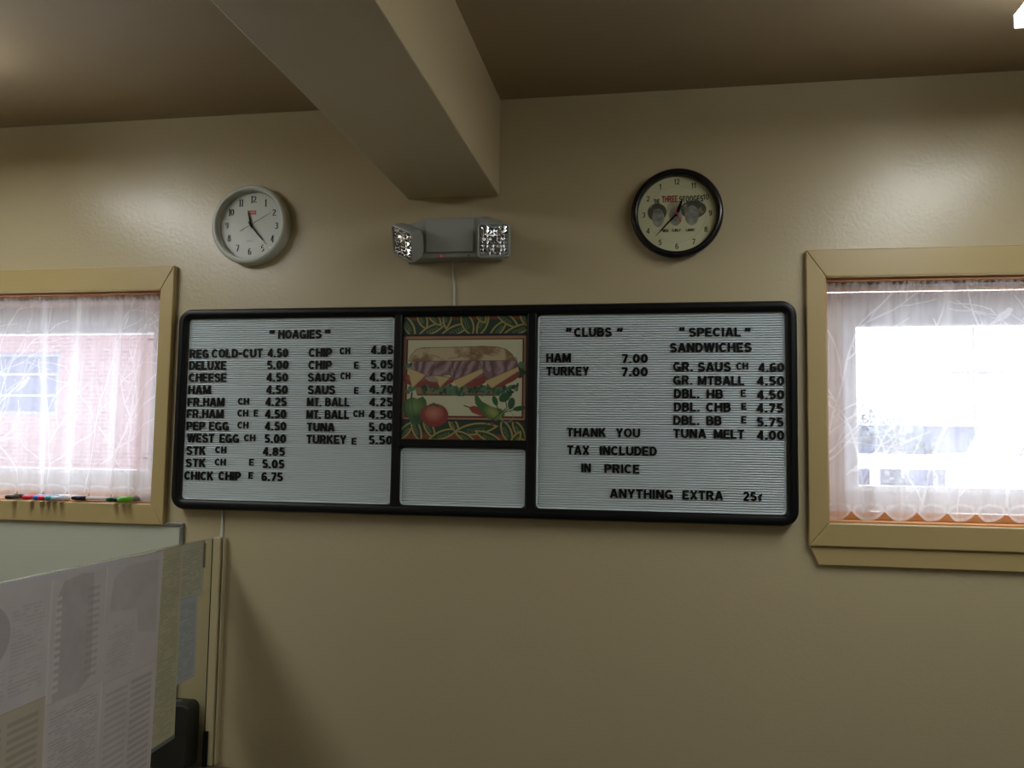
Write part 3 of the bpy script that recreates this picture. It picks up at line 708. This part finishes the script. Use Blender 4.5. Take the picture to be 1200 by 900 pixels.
for i in range(60):
    a = math.radians(i * 6 + tilt); d = (math.sin(a), math.cos(a)); n = (d[1], -d[0]); r0, r1, w = .0935, .0955, .0004
    tk.add([(c[0] + d[0] * r0 + n[0] * w, -.018, c[1] + d[1] * r0 + n[1] * w), (c[0] + d[0] * r1 + n[0] * w, -.018, c[1] + d[1] * r1 + n[1] * w), (c[0] + d[0] * r1 - n[0] * w, -.018, c[1] + d[1] * r1 - n[1] * w), (c[0] + d[0] * r0 - n[0] * w, -.018, c[1] + d[1] * r0 - n[1] * w)], [(0, 1, 2, 3)])
tag(tk.build('minute_marks', mat_letter, fo), kind='stuff')
mat_red = M('red_print', lin(196, 44, 44), 0.4)
MB().box(c[0] - .0135, c[0] + .0125, -.0182, -.0178, c[1] + .033, c[1] + .045).build('red_label', mat_red, fo)
MB().box(c[0] - .011, c[0] + .010, -.0185, -.0182, c[1] + .0378, c[1] + .0402).build('label_stripe', M('pale_print', lin(220, 170, 165)), fo)
write('QUARTZ', c[0] - .017, c[0] + .011, c[1] - .0485, .0042, -.018, fo, mat_letter, 'sans', 0, .2, base='small_letter', names=False)
hand(c, -.021, -15, .047, .0052, .010, 'hour_hand', mat_letter, k1)
hand(c, -.023, 139.5, .078, .0042, .012, 'minute_hand', mat_letter, k1)
hand(c, -.025, 61, .072, .0014, .036, 'second_hand', mat_letter, k1, .0026)
MB().lathe_y([(.0, -.0268), (.003, -.0268), (.0035, -.0255), (.0035, -.019)], (c[0], 0, c[1]), 20).build('hub', mat_letter, k1, True)
mat_lens = clear_mat('clock_lens', (0.98, 0.98, 0.98), 1.1)
MB().lathe_y([(0, -.034), (.05, -.0335), (.101, -.032)], (c[0], 0, c[1]), 64).build('lens', mat_lens, k1, True)

# black clock, running backwards
c = (0.0380, 2.2500); k2 = empty('wall_clock', (c[0], 0, c[1]), 'round black rimmed clock with numerals running backwards and a red second hand', 'clock')
MB().lathe_y([(.118, -.001), (.121, -.010), (.123, -.020), (.1225, -.028), (.118, -.033), (.111, -.035), (.107, -.033), (.105, -.027), (.104, -.014)], (c[0], 0, c[1]), 96).build('rim', M('gloss_black', lin(24, 22, 28), 0.22), k2, True)
def f2(p):
    r = p.w / 2; p.C[:] = lin(206, 206, 168)
    d = np.hypot(p.X - r, p.Y - r)
    p.put(np.clip((.00045 - np.abs(d - .0775)) / .0004, 0, 1) * .7, lin(110, 100, 70))
    g = p.noise(.012, 4, 4)
    for (cx, cy, rx, ry, hx, hy, ha) in ((-.050, .006, .019, .029, 1.35, .85, .9), (.040, .002, .022, .031, 1.6, .78, .9), (-.003, .002, .020, .031, 1.05, .9, .35)):
        x, y = r + cx, r + cy
        p.put(p.ell(x + (.003 if cx > 0 else -.003), y - ry * .42, rx * hx, ry * hy) * np.clip(.35 + 1.5 * g, 0, 1) * ha, lin(30, 32, 33))
        shade = np.array(lin(84, 86, 84)) * (1 - g[..., None]) + np.array(lin(176, 176, 166)) * g[..., None]
        p.put(p.ell(x, y + .003, rx * .86, ry * .88) * .92, shade)
fo = face(c, -.0145, .1055, f2, k2, mat_print, 200)
for i in range(1, 13):
    a = math.radians(-i * 30); rr_ = .0890; s = str(i); h = .0155
    wd = sum(GLYPH[ch][0] for ch in s) * h
    cx = c[0] + math.sin(a) * rr_; cz = c[1] + math.cos(a) * rr_ - h / 2
    write(s, cx - wd / 2, cx + wd / 2, cz, h, -.015, fo, mat_letter, 'sans', 0, .06, base='numeral', names=False)
mat_grp = M('grey_print', lin(66, 62, 56)); mat_drd = M('dark_red_print', lin(150, 44, 44)); mat_tit = M('white_print', lin(206, 206, 196))
for w_, x0, x1, z, h, mm in (('THE', -.062, -.046, .030, .013, mat_grp), ('THREE', -.040, .002, .033, .018, mat_drd), ('STOOGES', .006, .070, .032, .017, mat_grp)):
    write(w_, c[0] + x0, c[0] + x1, c[1] + z, h, -.0152, fo, mm, 'board', 0, .1, base='title_letter', names=False)
for w_, x0, x1 in (('CURLY', -.013, .010), ('LARRY', .024, .047), ('MOE', -.038, -.022)):
    write(w_, c[0] + x0, c[0] + x1, c[1] - .049, .0075, -.0152, fo, mat_letter, 'board', 0, .1, base='caption_letter', names=False)
hand(c, -.018, 20.5, .046, .0075, .006, 'hour_hand', mat_letter, k2)
hand(c, -.020, 223, .084, .0042, .010, 'minute_hand', mat_letter, k2)
hand(c, -.022, 336, .040, .0012, .026, 'second_hand', M('red_hand', lin(205, 50, 55)), k2, .0045)
MB().lathe_y([(.0, -.0235), (.0028, -.0235), (.0034, -.0225), (.0034, -.016)], (c[0], 0, c[1]), 20).build('hub', mat_red, k2, True)
MB().lathe_y([(0, -.029), (.05, -.0285), (.1045, -.027)], (c[0], 0, c[1]), 64).build('lens', mat_lens, k2, True)

# ---------------------------------------------------------------- emergency light
mat_em = M('emergency_grey', lin(168, 172, 168), 0.42)
el = empty('emergency_light', (-.575, 0, 2.135), 'grey two headed emergency light on the wall under the beam end', 'emergency light')
def loft(A, ya, B, yb, name, m, parent, bevel=.002):
    return MB().rings([[(x, ya, z) for x, z in A], [(x, yb, z) for x, z in B]], cap0=True, cap1=True).build(name, m, parent, bevel=bevel)
loft([(-.722, 2.134), (-.440, 2.134), (-.440, 2.245), (-.485, 2.264), (-.668, 2.264), (-.722, 2.248)], -.001,
     [(-.700, 2.138), (-.450, 2.138), (-.452, 2.228), (-.505, 2.250), (-.655, 2.250), (-.700, 2.234)], -.050, 'housing', mat_em, el, .003)
loft([(-.652, 2.150), (-.516, 2.149), (-.516, 2.248), (-.652, 2.249)], -.048, [(-.652, 2.152), (-.516, 2.151), (-.516, 2.244), (-.652, 2.245)], -.060, 'cover_panel', mat_em, el, .0015)
MB().lathe_y([(0, -.0525), (.0022, -.052), (.003, -.049)], (-.609, 0, 2.1425), 14).build('indicator_light', M('red_led', lin(255, 60, 70), emit=lin(255, 70, 80), estr=1.6), el, True)
MB().lathe_y([(0, -.0505), (.002, -.0503), (.002, -.049)], (-.531, 0, 2.1415), 10).build('test_button', mat_black, el, True)
def lamp_head(cen, rz, rx, ry):
    """rounded square head; local -y is the lit face"""
    T = Matrix.Translation(cen) @ Matrix.Rotation(math.radians(rz), 4, 'Z') @ Matrix.Rotation(math.radians(rx), 4, 'X') @ Matrix.Rotation(math.radians(ry), 4, 'Y')
    s = .044
    def R(h, y, r): return [T @ Vector((x, y, z)) for x, z in rrect(-h, h, -h * 1.05, h * 1.05, r, 6)]
    hd = MB().rings([R(s * .35, .034, .012), R(s * .8, .030, .018), R(s * .97, .014, .014), R(s, -.004, .012), R(s, -.016, .012), R(s * .93, -.018, .011), R(s * .9, -.013, .01)], cap0=True, cap1=True).build('lamp_head', mat_em, el, True)
    hd.modifiers.new('e', 'EDGE_SPLIT').split_angle = 0.6
    f = MB(); n = 8; rs = random.Random(3)
    for i in range(n):
        for j in range(n):
            x0 = -s * .86 + i * s * 1.72 / n; z0 = -s * .9 + j * s * 1.8 / n; dx = s * 1.72 / n; dz = s * 1.8 / n
            cx = x0 + dx * rs.uniform(.25, .75); cz = z0 + dz * rs.uniform(.25, .75)
            V = [(x0, -.0135, z0), (x0 + dx, -.0135, z0), (x0 + dx, -.0135, z0 + dz), (x0, -.0135, z0 + dz), (cx, -.0135 - rs.uniform(.003, .006), cz)]
            f.add([T @ Vector(v) for v in V], [(0, 1, 4), (1, 2, 4), (2, 3, 4), (3, 0, 4)])
    f.build('faceted_reflector', M('chrome_facets', (0.75, 0.77, 0.8), 0.12, 1.0), hd)
    MB().rings([R(s * .91, -.018, .010), R(s * .91, -.0195, .010), R(s * .84, -.0205, .008)], cap1=True).build('clear_lens', mat_lens, hd)
    v = [T @ Vector(q) for q in ((-.024, -.0215, .043), (0, -.022, .034), (.024, -.0215, .043))]
    MB().tube(v, .0018, 6).build('lens_catch', mat_rod, hd)
    return hd
lamp_head((-.452, -.080, 2.1715), 4, 4, 0)
lamp_head((-.700, -.080, 2.176), -41, 26, 28)
for x, y in ((-.452, -.045), (-.690, -.045)):
    MB().tube([(x, y, 2.172), (x, y - .02, 2.172)], .012, 14).build('swivel', mat_em, el, True)
cb = MB().tube([(-.5865, -.004, 2.1365), (-.5870, -.004, 2.115), (-.5835, -.004, 2.09), (-.5805, -.004, 2.05), (-.5800, -.004, 2.0), (-.580, -.0045, 1.96)], .0033, 8).build('power_cable', mat_white, None, True)
tag(cb, 'thin pale cable dropping from the emergency light behind the menu board', 'cable')
cb = MB().tube([(-1.259, -.004, 1.45), (-1.259, -.004, 1.30), (-1.262, -.004, .9), (-1.266, -.004, .55), (-1.266, -.004, .12)], .0036, 8).build('power_cable', mat_white, None, True)
tag(cb, 'pale cable running down the wall from the menu board beside the partition', 'cable')

# ---------------------------------------------------------------- whiteboard
wb = empty('whiteboard', (-2.0, 0, .72), 'white marker board with thin metal frame on the wall under the left window', 'whiteboard')
wx0, wx1, wz0, wz1 = -2.85, -1.379, .72, 1.378
MB().box(wx0 + .004, wx1 - .004, -.008, -.001, wz0 + .004, wz1 - .004).build('writing_surface', M('marker_surface', lin(196, 200, 186), 0.22), wb)
for (a, b, c_, d) in ((wx0, wx1, wz1 - .010, wz1), (wx0, wx1, wz0, wz0 + .010), (wx0, wx0 + .010, wz0 + .01, wz1 - .01), (wx1 - .010, wx1, wz0 + .01, wz1 - .01)):
    MB().box(a, b, -.012, -.001, c_, d).build('frame_strip', mat_metal, wb, bevel=.0015)

# ---------------------------------------------------------------- acrylic partition with menus
S_ = math.atan(.0622); ux, uy = math.sin(S_), -math.cos(S_); nx_, ny_ = math.cos(S_), math.sin(S_)
def AC(s, z, off=0.0): return (-1.278 + ux * s + nx_ * off, uy * s + ny_ * off, z)
def slab(s0, s1, z0, z1, o0, o1):
    V = [AC(s, z, o) for s in (s0, s1) for o in (o0, o1) for z in (z0, z1)]
    return MB().add(V, [(0, 1, 3, 2), (4, 6, 7, 5), (0, 4, 5, 1), (2, 3, 7, 6), (0, 2, 6, 4), (1, 5, 7, 3)])
pt = empty('acrylic_partition', (-1.278, 0, .70), 'clear upright acrylic partition standing out from the wall, covered with menu sheets', 'partition')
slab(.004, 1.30, .705, 1.340, -.0015, .0015).build('acrylic_sheet', mat_acrylic, pt)
slab(.004, 1.30, 1.3401, 1.3412, -.0016, .0016).build('polished_edge', M('acrylic_edge', lin(190, 196, 190), 0.15, coat=1), pt)
mat_chan = M('cream_channel', lin(196, 184, 148), 0.4)
slab(0.0005, .028, .705, 1.342, .0035, .026).build('wall_channel', mat_chan, pt, bevel=.002)
slab(0.0005, .020, .705, 1.340, .0295, .0345).build('wall_channel', mat_chan, pt, bevel=.001)
slab(0.0005, .016, .705, 1.335, -.0045, .0032).build('dark_gap_strip', mat_black, pt)  # black strip stands in for the shade in the gap at the panel edge
slab(.028, .034, .705, .80, .001, .014).build('bracket', mat_black, pt)
cs = empty('counter', (-1.55, -.7, 0), 'brown laminate counter under the partition, below the lower edge of the view', 'counter')
MB().box(-1.9, -1.19, -1.35, -.016, .655, .703).build('worktop', M('laminate_brown', lin(96, 84, 74), 0.4), cs, bevel=.004)
MB().box(-1.88, -1.215, -1.32, -.016, .0, .654).build('cabinet_body', M('laminate_dark', lin(70, 60, 52), 0.5), cs, bevel=.003)
for k in range(3):
    y0 = -1.30 + k * .43
    d = MB().box(-1.2145, -1.200, y0, y0 + .41, .08, .64).build('door', M('laminate_door', lin(78, 68, 58), 0.5), cs, bevel=.003)
    MB().tube([(-1.201, y0 + .05, .5), (-1.188, y0 + .05, .5), (-1.188, y0 + .05, .4), (-1.201, y0 + .05, .4)], .004, 8).build('handle', mat_metal, d, True)
# black terminal behind the partition
tm = empty('card_terminal', (-1.37, -.06, .703), 'black rounded plastic device standing on the counter behind the acrylic', 'device')
pf = rrect(-1.458, -1.296, .703, .884, .020, 6)
MB().rings([[(x, -.022, z) for x, z in pf], [(x * 1 , -.072, z) for x, z in pf], [(x, -.080, z) for x, z in rrect(-1.452, -1.302, .709, .878, .016, 6)]], cap0=True, cap1=True).build('casing', M('matt_black', lin(26, 27, 26), 0.55), tm, True).modifiers.new('e', 'EDGE_SPLIT').split_angle = .7
MB().prism(rrect(-1.444, -1.310, .735, .862, .008), -.0812, -.0802).build('screen', M('dark_screen', lin(24, 25, 25), 0.6), tm)
MB().box(-1.37, -1.335, -.060, -.045, .8835, .888).build('top_button', mat_metal, tm)

def sheet(name, s0, s1, z0, z1, off, seed, tone, label, lay='text', group='menu sheets taped to the partition', dx=0.0):
    W, H = s1 - s0, z1 - z0
    p = Paint(W, H, max(6, int(W / .0018)), max(6, int(H / .0018)), tone); rs = np.random.RandomState(seed)
    g = p.noise(.06, seed)[..., None]; p.C *= (.92 + .16 * g)
    dk = tuple(c * .55 for c in tone)
    def lines(x0, x1, y0, y1, pitch, a, fill=.7):
        y = y0
        while y < y1:
            x = x0 + rs.rand() * .004
            while x < x1:
                L = rs.uniform(.006, .022)
                if rs.rand() < fill: p.put(p.line([(x, y), (min(x + L, x1), y)], pitch * .42) * a, dk)
                x += L + .004
            y += pitch
    if lay == 'text':
        lines(.014, W - .014, .02, H - .012, .0068, .55)
    elif lay == 'photo':      # picture at the head, price rows below
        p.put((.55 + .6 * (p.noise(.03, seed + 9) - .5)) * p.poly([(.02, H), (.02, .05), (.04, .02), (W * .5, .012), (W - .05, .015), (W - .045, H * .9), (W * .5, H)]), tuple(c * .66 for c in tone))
        y = .05
        while y < H - .03:
            p.put(((p.X > W - .07) & (p.X < W - .024) & (np.abs(p.Y - y) < .0035)) * .45, dk)
            p.put(((p.X > .018) & (p.X < .036) & (np.abs(p.Y - y - .004) < .004)) * .5, tuple(min(1, c * 1.35) for c in tone))
            y += .0155
    elif lay == 'rows':
        y = .03
        while y < H - .02:
            p.put(((p.X > .02) & (p.X < W * .46) & (np.abs(p.Y - y) < .0032)) * .4, dk); p.put(((p.X > W * .52) & (p.X < W - .02) & (np.abs(p.Y - y + .003) < .0042)) * .5, dk)
            y += .0155
    elif lay == 'blot':
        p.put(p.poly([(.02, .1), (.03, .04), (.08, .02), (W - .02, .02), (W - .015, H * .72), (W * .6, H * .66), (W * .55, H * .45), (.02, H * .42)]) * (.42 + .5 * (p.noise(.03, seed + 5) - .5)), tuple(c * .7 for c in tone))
        lines(.02, W * .5, H * .55, H * .9, .008, .3)
    elif lay == 'dark_corner':
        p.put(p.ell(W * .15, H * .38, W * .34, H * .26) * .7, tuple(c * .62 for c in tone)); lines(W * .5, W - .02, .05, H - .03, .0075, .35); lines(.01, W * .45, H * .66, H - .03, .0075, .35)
    p.put(((p.X < .0022) | (p.X > W - .0022)) * .6, tuple(min(1, c * 1.3) for c in tone)); p.put(((p.Y < .0022) | (p.Y > H - .0022)) * .5, tuple(c * .7 for c in tone))
    curl = rs.uniform(.0004, .0012)
    def fn(X, Y):
        s = s1 - X + dx * (Y / H); z = z1 - Y; o = off + curl * np.sin(PI * X / W) * np.sin(PI * Y / H)
        return -1.278 + ux * s + nx_ * o, uy * s + ny_ * o, z
    o = link(name, p.mesh(fn, name), mat_paper)
    return tag(o, label, 'paper', group)
g1 = lin(222, 216, 220); g2 = lin(200, 198, 170); g3 = lin(190, 200, 208)
sheet('menu_sheet', .072, .262, 1.187, 1.3385, .0022, 1, lin(200, 202, 182), 'text page taped top right on the partition, nearest the wall', 'text')
sheet('menu_sheet', .104, .250, .972, 1.195, .0026, 2, g3, 'bluish white page under the top right page, behind the narrow menu strip', 'text')
sheet('menu_sheet', .206, .345, .846, 1.3385, .0034, 3, g2, 'narrow tall yellowish menu strip hanging lowest on the partition', 'text')
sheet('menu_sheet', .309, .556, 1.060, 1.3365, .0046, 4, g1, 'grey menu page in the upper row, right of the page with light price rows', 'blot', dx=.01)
sheet('menu_sheet', .319, .556, .775, 1.0655, .0050, 5, g1, 'grey menu page with two columns of dark rows, right end of the lower row', 'rows', dx=.008)
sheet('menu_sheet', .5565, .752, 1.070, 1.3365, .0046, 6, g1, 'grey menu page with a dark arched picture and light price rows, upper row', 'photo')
sheet('menu_sheet', .5565, .752, .775, 1.075, .0050, 7, g1, 'grey text page of the lower row, below the arched picture page', 'text')
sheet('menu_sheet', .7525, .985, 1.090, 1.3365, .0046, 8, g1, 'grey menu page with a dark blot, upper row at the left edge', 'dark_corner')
sheet('menu_sheet', .7525, .985, .80, 1.095, .0050, 9, lin(206, 198, 180), 'brownish menu page, lower row at the left edge', 'rows')
lam = slab(.204, .347, .8365, .8462, .0030, .0036).build('laminate_margin', M('laminate_grey', lin(120, 126, 130), 0.2), None)
tag(lam, 'clear grey laminate margin below the narrow yellowish menu strip', 'laminate margin')
tp = slab(.47, .98, 1.3255, 1.3395, .0062, .0064).build('clear_tape', M('tape', lin(228, 226, 234), 0.25), None)
tag(tp, 'long pale strip of tape along the top edge of the upper menu row', 'tape')
tp = slab(.070, .083, 1.262, 1.330, .0036, .0038).build('clear_tape', M('tape_grey', lin(118, 120, 112), 0.3), None)
tag(tp, 'short grey strip of tape on the right edge of the top right page', 'tape')

# ---------------------------------------------------------------- markers on the left sill
def marker(x, y, ang, capc, barc, label, cap_first=True, L=.125, r=.007):
    """lies on the sill; cap end points to the room for ang = 0"""
    z0 = WZ[0] + .004 + r + .0004
    k = empty('marker_pen', (x, y, z0), label, 'marker', 'markers on the left sill')
    mc = M('cap_plastic', capc, .3); mbm = M('barrel_plastic', barc, .35); s = -1 if cap_first else 1
    def loc(o): o.parent = k; return o
    def lathe_x(prof, name, m):
        V = []; F = []; n = 14
        for (rr, t) in prof:
            for q in range(n):
                V.append((rr * math.cos(2 * PI * q / n), t * s, rr * math.sin(2 * PI * q / n)))
        for i in range(len(prof) - 1):
            for q in range(n): F.append((i * n + q, i * n + (q + 1) % n, (i + 1) * n + (q + 1) % n, (i + 1) * n + q))
        F.append(tuple(range(n))); F.append(tuple((len(prof) - 1) * n + q for q in range(n))[::-1])
        o = link(name, fixn(mesh(V, F)), m, None, True); o.parent = k; return o
    lathe_x([(r * .6, -L / 2), (r * .85, -L / 2 + .004), (r * .9, 0), (r * .9, L / 2 - .045)], 'barrel', mbm)
    cp = lathe_x([(r, L / 2 - .048), (r, L / 2 - .014), (r * .75, L / 2 - .003), (r * .45, L / 2)], 'cap', mc)
    k.rotation_euler = (0, 0, math.radians(ang))
    return k
cr = lambda *c: lin(*c)
marker(-1.925, .004, -4, cr(20, 20, 24), cr(30, 30, 34), 'black marker at the far left of the sill, half under the curtain', L=.125, r=.0075)
marker(-1.866, .004, -6, cr(226, 40, 60), cr(220, 220, 224), 'red capped marker on the left sill, first red one from the left', L=.125, r=.0075)
marker(-1.833, .006, -4, cr(48, 116, 206), cr(36, 56, 120), 'blue capped marker on the left sill', L=.125, r=.0078)
marker(-1.8125, .002, -5, cr(232, 56, 84), cr(220, 220, 224), 'red capped marker between the blue and the teal marker', L=.125, r=.0075)
marker(-1.7935, .006, -5, cr(60, 164, 176), cr(230, 230, 232), 'teal capped marker on the left sill', L=.125, r=.0078)
marker(-1.770, .000, -4, cr(190, 200, 214), cr(210, 206, 214), 'pale grey marker lying between the teal and the black marker', L=.125, r=.007)
marker(-1.690, -.006, 96, cr(16, 20, 40), cr(206, 200, 208), 'dark capped white marker lying lengthwise along the sill edge', False, .112, .0068)
marker(-1.589, .006, -8, cr(20, 88, 62), cr(16, 40, 34), 'dark green marker left of the bright green one', L=.125, r=.0075)
marker(-1.566, .004, -8, cr(18, 26, 28), cr(22, 30, 30), 'black marker wedged beside the bright green one', L=.125, r=.0072)
marker(-1.541, .000, -18, cr(104, 200, 44), cr(120, 120, 118), 'bright green capped marker at the right end of the sill', L=.125, r=.0085)

# ---------------------------------------------------------------- ceiling fixtures
def fixture(x0, x1, y0, y1, label, power=LAMP):
    f = empty('ceiling_light', ((x0 + x1) / 2, (y0 + y1) / 2, ZC), label, 'ceiling light', 'wraparound ceiling lights')
    hs = M('fixture_white', lin(215, 215, 210), .4)
    MB().box(x0 + .05, x1 - .05, y0 + .02, y1 - .02, 2.530, ZC - .0005).build('housing', hs, f, bevel=.004)
    lens = MB().rings([[(x0, y, 2.5295), (x0 + .008, y, 2.503), (x1 - .008, y, 2.503), (x1, y, 2.5295)] for y in (y0 + .002, y1 - .002)], cap0=False, cap1=False)
    lens.build('diffuser', M('lit_diffuser', (.9, .9, .9), .4, emit=(.98, 1.0, .985), estr=power), f)
    for y in (y0, y1 - .0015):
        MB().box(x0 - .001, x1 + .001, y, y + .0015, 2.500, 2.531).build('end_cap', hs, f)
fixture(.726, 1.03, -1.68, -.455, 'lit white ceiling light, cut by the top right corner of the view')
fixture(-2.10, -1.80, -1.68, -.455, 'ceiling light beyond the left edge of the view, left of the beam')
fixture(.726, 1.03, -4.3, -3.08, 'added fill ceiling light behind the viewer, right of the beam', LAMP * .4)  # unseen pair of fixtures added behind the camera for general fill
fixture(-2.10, -1.80, -4.3, -3.08, 'added fill ceiling light behind the viewer, left of the beam', LAMP * .4)

# ---------------------------------------------------------------- outdoors
def brick_mat():
    m = M('outdoor_brick', lin(176, 120, 110), .8); t = m.node_tree; b = t.nodes['Principled BSDF']
    tc = t.nodes.new('ShaderNodeTexCoord'); sp = t.nodes.new('ShaderNodeSeparateXYZ'); cx = t.nodes.new('ShaderNodeCombineXYZ'); br = t.nodes.new('ShaderNodeTexBrick')
    t.links.new(tc.outputs['Object'], sp.inputs[0]); t.links.new(sp.outputs['X'], cx.inputs['X']); t.links.new(sp.outputs['Z'], cx.inputs['Y']); t.links.new(cx.outputs[0], br.inputs['Vector'])
    br.inputs['Color1'].default_value = (*lin(112, 86, 88), 1); br.inputs['Color2'].default_value = (*lin(100, 76, 80), 1); br.inputs['Mortar'].default_value = (*lin(124, 108, 110), 1)
    br.inputs['Scale'].default_value = 1.0; br.inputs['Brick Width'].default_value = .215; br.inputs['Row Height'].default_value = .075; br.inputs['Mortar Size'].default_value = .010
    t.links.new(br.outputs['Color'], b.inputs['Base Color'])
    bp = t.nodes.new('ShaderNodeBump'); bp.inputs['Distance'].default_value = .01; bp.inputs['Strength'].default_value = .5; bp.invert = True
    t.links.new(br.outputs['Fac'], bp.inputs['Height']); t.links.new(bp.outputs[0], b.inputs['Normal'])
    return m
mat_brick = brick_mat()
tag(MB().box(-40, 40, .5, 60, -.7, -.6).build('ground', M('snowy_ground', lin(200, 200, 204), .9, var=.15, vscale=.4)), 'pale ground outside the windows', 'ground', kind='structure')
bd = empty('brick_building', (-13, 12, -.6), 'pink red brick building seen through the left window', 'building')
wxa, wxb, wza, wzb = -13.2, -11.10, 2.15, 3.32
mb = MB(); xs = [-20, wxa, wxb, -6.6]; zs = [-.6, wza, wzb, 9]
for i in range(3):
    for j in range(3):
        if i == 1 and j == 1: continue
        mb.box(xs[i], xs[i + 1], 12, 12.3, zs[j], zs[j + 1])
mb.box(-20, -6.6, 12.3, 18, -.6, 9)
mb.build('brick_wall', mat_brick, bd)
wf = MB().rings([[(wxa + o, y, wza + o), (wxb - o, y, wza + o), (wxb - o, y, wzb - o), (wxa + o, y, wzb - o)] for o, y in ((0, 12.1), (0, 12.02), (.07, 12.02), (.07, 12.1))]).build('window_frame', M('dark_frame', lin(90, 94, 120), .5), bd)
MB().box(wxa + .05, wxb - .05, 12.08, 12.09, wza + .05, wzb - .05).build('pane', M('dark_pane', lin(40, 46, 80), .1), wf)
for zz in (wza + .35, wza + .75):
    MB().box(wxa + .05, wxb - .05, 12.05, 12.08, zz, zz + .04).build('glazing_bar', M('bar_grey', lin(110, 114, 140), .5), wf)
hs = empty('house', (4.4, 16, -.6), 'low grey sided house with white roof beyond the right window', 'house')
MB().box(2.2, 5.9, 15, 19, -.6, 2.2).build('siding', M('blue_grey_siding', lin(96, 100, 128), .8), hs)
MB().add([(2.0, 14.7, 2.2), (6.1, 14.7, 2.2), (6.1, 19.3, 2.2), (2.0, 19.3, 2.2), (2.0, 17, 3.2), (6.1, 17, 3.2)], [(0, 1, 5, 4), (3, 4, 5, 2), (0, 4, 3), (1, 2, 5), (0, 3, 2, 1)]).build('roof', M('snow_white', lin(236, 238, 244), .8), hs)
for x in (2.7, 3.9, 5.0):
    f_ = MB().box(x, x + .6, 14.96, 15, .6, 1.7).build('window_frame', M('frame_pale', lin(220, 222, 230), .5), hs)
    MB().box(x + .07, x + .53, 14.94, 14.96, .67, 1.63).build('pane', M('pane_dark', lin(50, 54, 80), .1), f_)
pc = empty('utility_pole', (5.3, 13.6, -.6), 'thin utility pole with crossarm beyond the right window', 'pole')
MB().tube([(5.3, 13.6, -.6), (5.3, 13.6, 4.2)], .022, 8).build('pole', M('pole_grey', lin(110, 106, 116), .8), pc, True)
MB().box(4.85, 5.75, 13.57, 13.63, 3.05, 3.11).build('crossarm', M('arm_grey', lin(100, 98, 110), .8), pc)
fn_ = empty('low_fence', (5, 9, -.6), 'low white rail fence across the view of the right window', 'fence')
for z in (.75, 1.46):
    MB().box(1.5, 8, 9, 9.04, z, z + .18).build('rail', M('fence_white', lin(236, 236, 240), .6), fn_)
for k in range(7):
    MB().box(1.5 + k * 1.05, 1.6 + k * 1.05, 8.99, 9.06, -.6, 1.62).build('post', M('fence_post_white', lin(236, 236, 240), .6), fn_)
vn = empty('van', (4.9, 10.6, -.6), 'white van parked behind the low fence, seen through the right window', 'van')
MB().prism([(4.15, .2), (6.6, .2), (6.6, 2.2), (4.75, 2.2), (4.35, 1.55), (4.15, 1.4)], 9.9, 11.5).build('body', M('van_white', lin(238, 238, 242), .3), vn, bevel=.05)
MB().prism([(4.45, 1.45), (5.2, 1.45), (5.2, 2.0), (4.78, 2.0)], 9.88, 9.9).build('side_window', M('van_glass', lin(60, 64, 90), .1), vn)
for x in (4.7, 6.1):
    MB().lathe_y([(0, -.1), (.33, -.1), (.35, -.05), (.35, .1)], (x, 9.95, .0 - .25), 24).build('wheel', mat_black, vn)
def shrub(x, y, h, seed, label):
    rs = random.Random(seed); b = empty('bare_shrub', (x, y, -.6), label, 'shrub', 'shrubs beyond the right window'); mb = MB(); lf = MB()
    def grow(p, d, L, r, dep):
        q = p + d * L; mb.tube([p, q], [r, r * .7], 5, False)
        if dep == 0:
            for k in range(7):
                c_ = q + Vector((rs.gauss(0, .09), rs.gauss(0, .09), rs.gauss(0, .09))); a = Vector((rs.gauss(0, 1), rs.gauss(0, 1), rs.gauss(0, 1))).normalized(); e = a.orthogonal().normalized()
                lf.add([c_ - a * .06, c_ + e * .03, c_ + a * .06, c_ - e * .03], [(0, 1, 2, 3)])
            return
        for k in range(3): grow(q, (d + Vector((rs.gauss(0, .45), rs.gauss(0, .45), rs.gauss(.1, .25)))).normalized(), L * .72, r * .65, dep - 1)
    for k in range(4): grow(Vector((x, y, -.6)), Vector((rs.gauss(0, .3), rs.gauss(0, .3), 1)).normalized(), h * .32, .035, 4)
    mb.build('stems', M('bark_grey', lin(92, 88, 100), .9), b)
    tag(lf.build('foliage', M('foliage_grey', lin(96, 104, 112), .8), b), kind='stuff')
shrub(2.5, 12.3, 3.4, 1, 'leafy grey shrub at the left side of the right window view')
shrub(7.9, 12.4, 3.4, 2, 'taller grey shrub right of the utility pole')
shrub(9.9, 14.5, 2.6, 4, 'low grey shrub at the right edge of the right window view')
